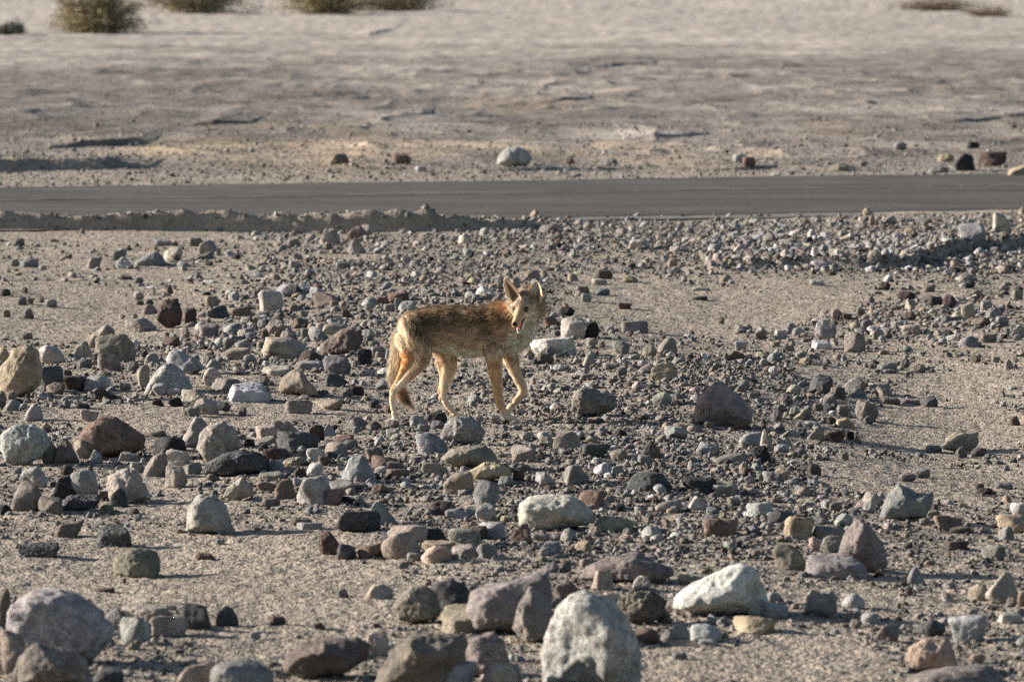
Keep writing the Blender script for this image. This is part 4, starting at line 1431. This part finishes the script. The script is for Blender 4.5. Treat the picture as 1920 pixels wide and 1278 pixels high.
chain([(PT(885, 490, -.035), 120 * RS), (PT(895, 580, -.050), 98 * RS), (PT(902, 660, -.064), 78 * RS), (PT(908, 730, NY), 62 * RS), (PT(916, 800, NY), 55 * RS), (PT(928, 900, NY), 45 * RS), (PT(940, 1000, NY), 36 * RS),
       (PT(962, 1070, NY), 33 * RS), (PT(995, 1130, NY), 29 * RS)], 'fore_near', .008)
chain([(PT(998, 1140, NY), 28 * RS), (PT(1030, 1155, NY - .005), 29 * RS), (PT(1072, 1168, NY - .008), 21 * RS)], 'paw', .004)
chain([(PT(1010, 600, .045), 85 * RS), (PT(1025, 690, .065), 62 * RS), (PT(1050, 770, FY), 50 * RS), (PT(1085, 850, FY), 42 * RS), (PT(1122, 930, FY), 36 * RS), (PT(1112, 975, FY), 33 * RS),
       (PT(1072, 1025, FY - .004), 31 * RS), (PT(1035, 1068, FY - .006), 30 * RS)], 'fore_far', .008)
chain([(PT(1030, 1072, FY - .006), 29 * RS), (PT(1018, 1088, FY - .010), 26 * RS), (PT(1022, 1108, FY - .012), 18 * RS)], 'paw', .004)
# toes
for cx, cy, y, dx in ((238, 1194, NY - .012, 1), (728, 1168, FY - .008, 1), (1090, 1173, NY - .008, 1)):
    for k in (-1.5, -.5, .5, 1.5):
        chain([(PT(cx - 22, cy, y + k * .0095), 13 * RS), (PT(cx + 4 - abs(k) * 4, cy + 3, y + k * .0105), 11 * RS)], 'paw', .003)
# tail
chain([(PT(222, 470, 0), 40 * RS), (PT(195, 560, .0), 44 * RS), (PT(185, 680, .01), 46 * RS), (PT(168, 800, .02), 44 * RS), (PT(168, 880, .03), 40 * RS),
       (PT(195, 950, .035), 36 * RS), (PT(232, 1010, .035), 24 * RS), (PT(270, 1060, .03), 10 * RS)], 'tail', .046)
S_pos = np.array(S_pos); S_rad = np.array(S_rad); S_flow = np.array(S_flow); S_len = np.array(S_len); S_part = np.array(S_part)
# ears as thick cupped leaves
EARS = []
def ear(base, tip, nrm, halfw, cup, nm):
    base, tip = np.array(base), np.array(tip)
    ax = tip - base; H = np.linalg.norm(ax); ax /= H
    nrm = np.array(nrm, float); nrm -= ax * (nrm @ ax); nrm /= np.linalg.norm(nrm)
    sd = np.cross(ax, nrm)
    ns, ntt = 22, 15; g = []
    for s_ in np.linspace(-.12, 1, ns):
        q = max(s_, 0)
        w = halfw * (1 - q ** 2.3) ** .75 * (.82 + .5 * q * (1 - q) * 2) + .002
        for t in np.linspace(-1, 1, ntt):
            g.append(base + ax * s_ * H + sd * t * w + nrm * (cup * w * (t * t) * (1.15 - .5 * q) - .004 * (1 - q)))
    g = np.array(g).reshape(ns, ntt, 3)
    th = .0032
    front = g + nrm * th; back = g - nrm * th
    V = np.concatenate([front.reshape(-1, 3), back.reshape(-1, 3)])
    Q = []; N = ns * ntt
    for i in range(ns - 1):
        for j in range(ntt - 1):
            a = i * ntt + j
            Q.append((a, a + 1, a + ntt + 1, a + ntt)); Q.append((N + a + ntt, N + a + ntt + 1, N + a + 1, N + a))
    for i in range(ns - 1):
        for j in (0, ntt - 1):
            a = i * ntt + j; Q.append((a, a + ntt, N + a + ntt, N + a))
    for j in range(ntt - 1):
        for i in (0, ns - 1):
            a = i * ntt + j; Q.append((a + 1, a, N + a, N + a + 1))
    EARS.append((base, ax, nrm, sd, H, halfw, nm))
    return V, Q
eR = ear(PT(1216, 292, -.125), PT(1226, 120, -.118), (-.30, -.95, .12), .0375, .62, 'ear_r')
eL = ear(PT(1082, 250, -.130), PT(982, 102, -.118), (-.66, -.75, .05), .0335, .62, 'ear_l')
def union_mesh():
    V0, F0 = ICO[2]
    Vs, Fs = [], []; off = 0
    for p, r in zip(S_pos, S_rad):
        Vs.append(V0 * r + p); Fs.append(F0 + off); off += len(V0)
    me = new_mesh('coyote_raw', np.concatenate(Vs), tris=np.concatenate(Fs), smooth=False)
    import bmesh
    bm = bmesh.new(); bm.from_mesh(me)
    for V, Q in (eR, eL):
        vs = [bm.verts.new(tuple(v)) for v in V]
        for q in Q: bm.faces.new([vs[i] for i in q])
    bmesh.ops.recalc_face_normals(bm, faces=bm.faces)
    bm.to_mesh(me); bm.free()
    o = bpy.data.objects.new('coyote_raw', me); COL.objects.link(o)
    md = o.modifiers.new('r', 'REMESH'); md.mode = 'VOXEL'; md.voxel_size = .0029; md.adaptivity = 0
    sm_ = o.modifiers.new('s', 'SMOOTH'); sm_.iterations = 8; sm_.factor = .5
    dg = bpy.context.evaluated_depsgraph_get(); dg.update()
    ev = bpy.data.meshes.new_from_object(o.evaluated_get(dg))
    bpy.data.objects.remove(o); bpy.data.meshes.remove(me)
    return ev
body = union_mesh()
nv = len(body.vertices)
bv = np.empty(nv * 3, np.float32); body.vertices.foreach_get('co', bv); bv = bv.reshape(-1, 3).astype(float)
bn = np.empty(nv * 3, np.float32); body.vertex_normals.foreach_get('vector', bn); bn = bn.reshape(-1, 3).astype(float)
near_i = np.empty(nv, int); near_d = np.empty(nv)
srm = S_rad.mean(1)
for a in range(0, nv, 4000):
    d = np.linalg.norm(bv[a:a + 4000, None, :] - S_pos[None], axis=2) - srm[None]
    near_i[a:a + 4000] = d.argmin(1); near_d[a:a + 4000] = d.min(1)
part = S_part[near_i].astype('<U12'); flow = S_flow[near_i].copy(); flen = S_len[near_i].copy()
m1 = CY0 / F
PXc = (bv[:, 0] / m1 + 170) * 3.994; PYc = (295 - (bv[:, 2] + .0846 * bv[:, 1]) / m1) * 3.994
hl = bv - HO
hf_, hl_, hu_ = hl @ HF * 100, hl @ HL * 100, hl @ HU * 100
inner = np.zeros(nv, bool)
for base, ax, nrm, sd, H, hw, nm in EARS:
    q = bv - base; s_ = q @ ax / H; t_ = np.abs(q @ sd); dn = q @ nrm
    m = (s_ > .06) & (s_ < 1.05) & (t_ < hw * 1.25) & (dn > -.02) & (dn < .04) & (near_d > .002)
    part[m] = nm; flen[m] = .004; flow[m] = ax
    inner |= m & (bn @ nrm > .15)
def lerp(a, b, t): return a + (b - a) * np.clip(t, 0, 1)[:, None]
C_ = lambda *a: np.array(a, float)
def coat():
    nz = fbm3(bv, 22, 300, 3); nf = fbm3(bv * np.array([.5, 1, 1]), 90, 310, 2)
    col = np.repeat(C_(.30, .215, .14)[None], nv, 0)
    isb = np.isin(part, ['trunk', 'neck', 'throat'])
    top = np.interp(PXc, [200, 330, 450, 600, 900, 1000], [400, 310, 287, 272, 268, 262]); bot = np.interp(PXc, [200, 450, 620, 740, 1000], [680, 660, 700, 722, 690])
    v = (PYc - top) / (bot - top)                # 0 back, 1 belly
    v = v * np.where(np.isin(part, ['hind_near', 'fore_near']), .62, 1.0)
    st = fbm3(bv * np.array([.33, 1, .8]), 48, 330, 3)
    dark, mid_, sidec, belly = C_(.085, .06, .042), C_(.42, .30, .18), C_(.55, .44, .345), C_(.80, .65, .50)
    b = lerp(np.repeat(mid_[None], nv, 0), np.repeat(dark[None], nv, 0), .45 + nz * .7 + st * 1.0 + .3 * (sm(.0, .12, v) - sm(.25, .5, v)))
    b = lerp(b, np.repeat(sidec[None], nv, 0), sm(.38, .62, v + nz * .08))
    b = lerp(b, np.repeat(belly[None], nv, 0), sm(.68, .95, v + nz * .05))
    ch = sm(985, 1040, PXc + nz * 12) * sm(360, 470, PYc + nz * 40)
    b = lerp(b, np.repeat(C_(.80, .66, .53)[None], nv, 0), ch * .9)
    b = lerp(b, np.repeat(C_(.80, .68, .56)[None], nv, 0), np.exp(-((PXc - 1150) / 70) ** 2 - ((PYc - 500) / 70) ** 2))
    b = lerp(b, np.repeat(C_(.80, .68, .56)[None], nv, 0), np.exp(-((PXc - 1040) / 60) ** 2 - ((PYc - 630) / 50) ** 2) * .8)
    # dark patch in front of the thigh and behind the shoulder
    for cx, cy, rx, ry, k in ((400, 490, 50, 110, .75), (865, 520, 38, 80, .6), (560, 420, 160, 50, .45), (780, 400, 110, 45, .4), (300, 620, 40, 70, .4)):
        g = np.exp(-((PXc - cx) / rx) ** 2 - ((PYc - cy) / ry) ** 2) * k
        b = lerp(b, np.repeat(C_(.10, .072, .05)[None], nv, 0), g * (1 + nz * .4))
    rump = 1 - sm(225, 300, PXc + nz * 25)
    b = lerp(b, np.repeat(C_(.56, .46, .33)[None], nv, 0), rump * sm(400, 450, PYc))
    b = lerp(b, np.repeat(C_(.72, .61, .45)[None], nv, 0), (1 - sm(200, 262, PXc + nz * 18)) * sm(430, 480, PYc) * .9)
    nape = np.exp(-((PXc - 975) / 55) ** 2 - ((PYc - 310) / 65) ** 2)
    b = lerp(b, np.repeat(C_(.52, .29, .13)[None], nv, 0), nape * 1.1)
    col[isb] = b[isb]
    m = part == 'throat'
    th = lerp(b, np.repeat(C_(.80, .67, .54)[None], nv, 0), sm(480, 570, PYc + nz * 30) * .6)
    th = lerp(th, np.repeat(C_(.13, .10, .075)[None], nv, 0), np.exp(-((PYc - (520 + (PXc - 1000) * .45)) / 20) ** 2) * (PXc < 1100) * .6)
    col[m] = th[m]
    # hind legs
    org, cream, tan_ = C_(.52, .28, .13), C_(.66, .54, .42), C_(.38, .28, .185)
    m = part == 'hind_near'
    h = b.copy()
    h = lerp(h, np.repeat(tan_[None], nv, 0), sm(600, 740, PYc + nz * 30))
    backedge = sm(0, 45, np.interp(PYc, [560, 700, 780, 850, 950, 1010, 1150], [260, 300, 270, 215, 150, 142, 150]) - PXc + 8)
    h = lerp(h, np.repeat(org[None], nv, 0), backedge * sm(560, 700, PYc) * 1.0)
    h = lerp(h, np.repeat(cream[None], nv, 0), sm(0, 60, 262 - PXc + nz * 20) * (1 - sm(580, 680, PYc)) * .8)
    h = lerp(h, np.repeat(cream[None], nv, 0), (1 - backedge) * sm(830, 900, PYc) * .8)
    h = lerp(h, np.repeat(cream[None], nv, 0), sm(1110, 1170, PYc))
    col[m] = h[m]
    m = part == 'hind_far'
    h = lerp(np.repeat(C_(.50, .38, .26)[None], nv, 0), np.repeat(cream[None], nv, 0), sm(700, 900, PYc))
    be = sm(0, 25, np.interp(PYc, [800, 980, 1030, 1090, 1150], [520, 505, 512, 565, 620]) - PXc + 4)
    col[m] = lerp(h, np.repeat(org[None], nv, 0), be * sm(760, 860, PYc) * .95)[m]
    m = part == 'fore_near'
    h = lerp(b, np.repeat(C_(.40, .25, .14)[None], nv, 0), sm(640, 740, PYc + nz * 30))
    h = lerp(h, np.repeat(cream[None], nv, 0), sm(0, 35, PXc - np.interp(PYc, [700, 900, 1150], [945, 950, 1020])) * .7 * sm(700, 760, PYc))
    h = lerp(h, np.repeat(cream[None], nv, 0), sm(1050, 1160, PYc))
    col[m] = h[m]
    m = part == 'fore_far'
    h = lerp(np.repeat(C_(.55, .43, .30)[None], nv, 0), np.repeat(C_(.50, .38, .26)[None], nv, 0), sm(750, 900, PYc))
    h = lerp(h, np.repeat(C_(.30, .20, .12)[None], nv, 0), np.exp(-((PXc - 1045) / 28) ** 2 - ((PYc - 700) / 30) ** 2))
    col[m] = h[m]
    m = part == 'paw'; col[m] = C_(.58, .48, .36)
    m = part == 'tail'
    h = lerp(np.repeat(C_(.56, .47, .35)[None], nv, 0), np.repeat(C_(.20, .15, .10)[None], nv, 0), .15 + nz * .6)
    h = lerp(h, np.repeat(C_(.40, .20, .09)[None], nv, 0), np.exp(-((PYc - 940) / 40) ** 2) * .6)
    h = lerp(h, np.repeat(C_(.045, .032, .025)[None], nv, 0), np.exp(-((PYc - 1000) / 40) ** 2) * .95)
    h = lerp(h, np.repeat(C_(.60, .52, .42)[None], nv, 0), sm(1030, 1060, PYc))
    col[m] = h[m]
    # head
    m = np.isin(part, ['head', 'cheek', 'muzzle', 'jaw'])
    grey, cinn, white = C_(.36, .27, .20), C_(.42, .26, .14), C_(.86, .73, .61)
    h = np.repeat(grey[None], nv, 0) * (1 + .5 * nf[:, None])
    h = lerp(h, np.repeat(cinn[None], nv, 0), sm(3.0, 6, hf_) * .8)
    h = lerp(h, np.repeat(C_(.42, .34, .24)[None], nv, 0), np.exp(-((hf_ - 4) / 3.0) ** 2 - ((hl_) / .7) ** 2) * .5)
    h = lerp(h, np.repeat(white[None], nv, 0), sm(-.2, -1.8, hu_ + .22 * hf_ + nz * .4) * sm(-9, -3, hf_))
    h = lerp(h, np.repeat(C_(.06, .045, .04)[None], nv, 0), np.exp(-((hu_ - 3.6) / 1.6) ** 2 - ((hf_ + 1.6) / 1.7) ** 2 - (hl_ / 3.2) ** 2) * .9)
    h = lerp(h, np.repeat(C_(.42, .32, .21)[None], nv, 0), sm(4.6, 6.8, hl_) * .8)
    for sd in (1, -1):
        de = np.sqrt((hf_ - 3.4) ** 2 + (hl_ - 2.95 * sd) ** 2 + (hu_ - .85) ** 2)
        h = lerp(h, np.repeat(C_(.60, .50, .38)[None], nv, 0), np.exp(-((de - 1.7) / .7) ** 2) * (hu_ < .6) * .8)
        h = lerp(h, np.repeat(C_(.03, .024, .02)[None], nv, 0), 1 - sm(1.05, 1.6, de))
        # dark streak up from the inner eye corner
        h = lerp(h, np.repeat(C_(.12, .09, .07)[None], nv, 0), np.exp(-((hf_ - 2.6) / 1.6) ** 2 - ((hl_ - 1.6 * sd) / .6) ** 2 - ((hu_ - 2) / 1.4) ** 2) * .7)
    ax_, ay_ = 1085., 520.; bx_, by_ = 1180., 416.
    tt = np.clip(((PXc - ax_) * (bx_ - ax_) + (PYc - ay_) * (by_ - ay_)) / ((bx_ - ax_) ** 2 + (by_ - ay_) ** 2), 0, 1)
    dl = np.hypot(PXc - ax_ - tt * (bx_ - ax_), PYc - ay_ - tt * (by_ - ay_))
    lipw = 11 - 6 * tt
    lips = (1 - sm(.6, 1.3, dl / lipw)) * (bn[:, 1] < 0) * (tt > .05)
    h = lerp(h, np.repeat(C_(.03, .02, .02)[None], nv, 0), lips)
    col[m] = h[m]
    m = part == 'muzzle'
    hm = lerp(h, np.repeat(white[None], nv, 0), sm(-2.0, -2.9, hu_ + .25 * (hf_ - 4)) )
    lip = np.exp(-((hu_ + 3.55 + .28 * (hf_ - 4)) / .28) ** 2) * (hf_ > 2)
    col[m] = lerp(hm, np.repeat(C_(.03, .02, .02)[None], nv, 0), lip * .9)[m]
    m = part == 'jaw'
    up = (bn @ HU > .35) & (hf_ > 1.2)
    hj = np.where(up[:, None], C_(.035, .018, .016)[None], white[None])
    col[m] = hj[m]
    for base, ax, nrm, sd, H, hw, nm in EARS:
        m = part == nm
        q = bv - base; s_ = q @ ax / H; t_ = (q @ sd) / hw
        bk = lerp(np.repeat(C_(.17, .10, .06)[None], nv, 0), np.repeat(C_(.10, .07, .05)[None], nv, 0), s_) if nm == 'ear_l' else lerp(np.repeat(C_(.36, .20, .10)[None], nv, 0), np.repeat(C_(.10, .07, .05)[None], nv, 0), sm(.2, .9, s_) * .75)  # left ear's back is painted darker to stand for shade
        inn = lerp(np.repeat(C_(.42, .35, .29)[None], nv, 0), np.repeat(C_(.10, .075, .06)[None], nv, 0), np.exp(-((t_ - .25) / .28) ** 2 - ((s_ - .3) / .35) ** 2) * .95)
        rim = sm(.62, .85, np.abs(t_) / np.maximum((1 - np.clip(s_, 0, 1) ** 2.3) ** .75, .1))
        inn = lerp(inn, np.repeat(C_(.66, .47, .26)[None], nv, 0), rim)
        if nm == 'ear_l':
            inn = lerp(np.repeat(C_(.70, .54, .36)[None], nv, 0), np.repeat(C_(.12, .075, .045)[None], nv, 0), sm(-9, 6, PXc - (978 + (PYc - 86) * .33)))  # sunlit outer strip and shaded interior painted into the left ear's colour
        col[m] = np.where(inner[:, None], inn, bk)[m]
    col *= (1 + .10 * nf[:, None])
    col[isb | np.isin(part, ['hind_near', 'fore_near'])] *= 1.16
    return np.clip(col * np.array([1.08, 1.06, 1.02]), .01, .85)
col = coat()
ne = len(body.edges); ed = np.empty(ne * 2, np.int32); body.edges.foreach_get('vertices', ed); ed = ed.reshape(-1, 2)
deg = np.bincount(ed.ravel(), minlength=nv).astype(float)[:, None]
bodypart = ~np.isin(part, ['head', 'muzzle', 'jaw', 'ear_l', 'ear_r', 'paw'])
c_ = col.copy()
for _ in range(16):
    acc = np.stack([np.bincount(ed[:, 0], c_[ed[:, 1], k], nv) + np.bincount(ed[:, 1], c_[ed[:, 0], k], nv) for k in range(3)], -1) / deg
    c_[bodypart] = (.4 * c_ + .6 * acc)[bodypart]
isleg = np.isin(part, ['hind_near', 'hind_far', 'fore_near', 'fore_far'])
grain = np.where(isleg & (PYc > 660), 1 + .16 * fbm3(bv * np.array([1, 1, .35]), 70, 78, 3), 1 + .42 * fbm3(bv * np.array([.45, 1, 1]), 85, 77, 3))[:, None]
col = np.where(bodypart[:, None], np.clip(c_ * grain, .01, .85), col)
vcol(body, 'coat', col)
def coat_mat(name, attr, rough, trans=0.0):
    s = NT(name); at = s.n('ShaderNodeAttribute'); at.attribute_name = attr
    m = s.done(at.outputs['Color'], None, rough)
    s.b.inputs['Sheen Weight'].default_value = .15
    s.b.inputs['Sheen Tint'].default_value = (1, .85, .7, 1)
    if trans:
        tr = s.n('ShaderNodeBsdfTranslucent'); mx = s.n('ShaderNodeMixShader'); mx.inputs[0].default_value = trans
        s.l(at.outputs['Color'], tr.inputs['Color']); s.l(s.b.outputs[0], mx.inputs[1]); s.l(tr.outputs[0], mx.inputs[2])
        s.l(mx.outputs[0], s.t.nodes['Material Output'].inputs[0])
    return m
body.materials.clear()
body.polygons.foreach_set('use_smooth', np.ones(len(body.polygons), dtype=bool))
body.name = 'coyote'
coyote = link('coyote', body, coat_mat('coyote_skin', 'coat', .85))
CZ = float(hfun(np.array([CX0]), np.array([CY0]), False)[0])
coyote.location = (CX0, CY0, CZ + .002)
tag(coyote, 'coyote walking over the rubble, head turned to the camera with mouth open', 'coyote', kind='thing')
# fur strands
tri = np.empty(len(body.polygons), np.int32); body.polygons.foreach_get('loop_total', tri)
quads = np.array([p.vertices[:4] for p in body.polygons if len(p.vertices) == 4])
qv = bv[quads]; area = np.linalg.norm(np.cross(qv[:, 2] - qv[:, 0], qv[:, 3] - qv[:, 1]), axis=1) / 2
dn_part = {'head': 2.2, 'muzzle': 2.0, 'jaw': 1.0, 'cheek': 1.6, 'paw': 1.5, 'ear_l': 1.2, 'ear_r': 1.2}
wq = area * np.array([dn_part.get(p, 1.0) for p in part[quads[:, 0]]])
NF = 125000
fr = np.random.default_rng(99)
qi = fr.choice(len(quads), NF, p=wq / wq.sum())
u, v = fr.uniform(0, 1, (2, NF))
qa = quads[qi]
def bil(A): return (A[qa[:, 0]] * ((1 - u) * (1 - v))[:, None] + A[qa[:, 1]] * (u * (1 - v))[:, None] + A[qa[:, 2]] * (u * v)[:, None] + A[qa[:, 3]] * ((1 - u) * v)[:, None])
pos, nor, cc = bil(bv), bil(bn), bil(col)
nor /= np.linalg.norm(nor, axis=1, keepdims=True)
lg = np.isin(part, ['hind_near', 'fore_near', 'hind_far', 'fore_far'])
flen[lg] = np.interp(PYc[lg], [560, 760, 900], [.026, .013, .008])
pp = part[qa[:, 0]]; fl = flen[qa[:, 0]]; fd = flow[qa[:, 0]].copy()
fd = fd + np.where(np.isin(pp, ['trunk', 'neck', 'throat'])[:, None], C_(0, 0, -.55)[None], 0)
fd -= nor * np.sum(fd * nor, 1, keepdims=True)
fd /= np.linalg.norm(fd, axis=1, keepdims=True) + 1e-6
fcx = (pos[:, 0] / m1 + 170) * 3.994; fcy = (295 - pos[:, 2] / m1) * 3.994
fl = fl * fr.uniform(.55, 1.2, NF) * np.where(fr.uniform(0, 1, NF) < .07, 1.5, 1.0)
fl *= 1 + .35 * np.exp(-((fcx - 975) / 120) ** 2 - ((fcy - 330) / 90) ** 2)
lift = np.where(np.isin(pp, ['trunk', 'neck', 'throat', 'tail', 'cheek']), .42, .30)[:, None]
# clumping: neighbouring hairs lean the same way
cl = np.stack([fbm3(pos, 55, 400 + k, 2) for k in range(3)], -1) * .38
d = fd + nor * lift + cl + fr.normal(0, .13, (NF, 3))
d /= np.linalg.norm(d, axis=1, keepdims=True)
bad = (np.abs((pos - HO) @ HL) < .012) & ((pos - HO) @ HF > .115)
fl[bad] *= .2
jawup = (pp == 'jaw') & (nor @ HU > .2); fl[jawup] *= .15
d2 = d + fd * .5 + C_(0, 0, -.18); d2 /= np.linalg.norm(d2, axis=1, keepdims=True)
side = np.cross(d, nor + fr.normal(0, .35, (NF, 3))); side /= np.linalg.norm(side, axis=1, keepdims=True)
wd = (fr.uniform(.45, .95, NF) * .00085)[:, None]
p0 = pos - nor * .0015; p1_ = p0 + d * (fl * .5)[:, None]; p2_ = p1_ + d2 * (fl * .5)[:, None]
FV = np.stack([p0 - side * wd, p0 + side * wd, p1_ - side * wd * .8, p1_ + side * wd * .8, p2_], 1).reshape(-1, 3)
b5 = np.arange(NF)[:, None] * 5
tri_f = np.concatenate([b5 + [[0, 1, 3]], b5 + [[0, 3, 2]], b5 + [[2, 3, 4]]])
fm = new_mesh('fur', FV, tris=tri_f)
long_ = np.isin(pp, ['trunk', 'neck', 'tail']) | (np.isin(pp, ['hind_near', 'fore_near']) & (fcy < 600) & (fcx > 270))
band = fr.uniform(0, 1, NF)
c0 = cc * .9
rnd = fr.uniform(.75, 1.25, (NF, 1))
c1 = cc * rnd * 1.08; c2 = cc * rnd * 1.15
dkt = long_ & (band < .30) & (fcy < 500) & (fcx < 1040); c2[dkt] = C_(.045, .033, .025); c1[dkt] *= .7
pal_ = long_ & (band > .70) & (fcy < 560); c2[pal_] = C_(.60, .42, .24) * fr.uniform(.7, 1.1, (int(pal_.sum()), 1)); c1[pal_] = C_(.46, .32, .19)
FC = np.stack([c0, c0, c1, c1, c2], 1).reshape(-1, 3)
vcol(fm, 'hair', np.clip(FC, .01, .85))
fo = link('fur', fm, coat_mat('coyote_fur', 'hair', .6, .45), coyote)
# small parts of the face
def blob(name, center, rad, mat, parent=coyote, sub=3, frame=None):
    V, Fc = ICO[sub]; V = V * np.array(rad)
    if frame is not None: V = V[:, :1] * frame[0] + V[:, 1:2] * frame[1] + V[:, 2:3] * frame[2]
    return link(name, new_mesh(name, V, tris=Fc), mat, parent, tuple(center))
FR = (HF, HL, HU)
gl = lambda n, c, r, **k: simple(n, c, .15, 200, r, 0.05, **k)
MN = gl('wet_nose', (.012, .010, .010), .28); MI = gl('amber_iris', (.30, .17, .05), .12); MP = gl('pupil_black', (.006, .005, .005), .08)
MTG = gl('tongue_pink', (.55, .12, .10), .4); MTE = gl('tooth_ivory', (.78, .74, .66), .35); MLP = gl('mouth_dark', (.05, .02, .02), .5)
ns_ = blob('nose', HP(11.7, 0, -1.9), (.0118, .0142, .0108), MN, frame=FR)
for sd in (1, -1):
    ec = HP(3.45, 2.95 * sd, .85)
    e_ = blob('eye', ec, (.0082, .0082, .0072), MI, frame=FR)
    look = HF * .75 + HL * sd * .35 + HU * .10; look /= np.linalg.norm(look)
    blob('pupil', look * .0066, (.0046, .0046, .0046), MP, parent=e_, sub=2)
blob('tongue', HP(7.2, 0, -6.0), (.026, .0085, .0035), MTG, frame=(HF * .955 - HU * .295, HL, HU * .955 + HF * .295))
teeth_v, teeth_f = [], []
def tooth(c, h, r, up):
    base = len(teeth_v)
    for k in range(6):
        a = k * math.pi / 3
        teeth_v.append(c + HF * math.cos(a) * r + HL * math.sin(a) * r)
    teeth_v.append(c + HU * h * up)
    for k in range(6): teeth_f.append((base + k, base + (k + 1) % 6, base + 6))
for sd in (1, -1):
    tooth(HP(9.0, .75 * sd, -7.2), .012, .0026, 1); tooth(HP(9.8, .85 * sd, -4.1), .012, .0026, -1)
    for k in range(5):
        tooth(HP(8.0 - k * 1.2, (.85 + .12 * k) * sd, -6.9 + k * .5), .005, .003, 1)
for k in (-1, 0, 1): tooth(HP(9.5, .35 * k, -7.4), .005, .0018, 1)
link('teeth', new_mesh('teeth', np.array(teeth_v), teeth_f), MTE, coyote)
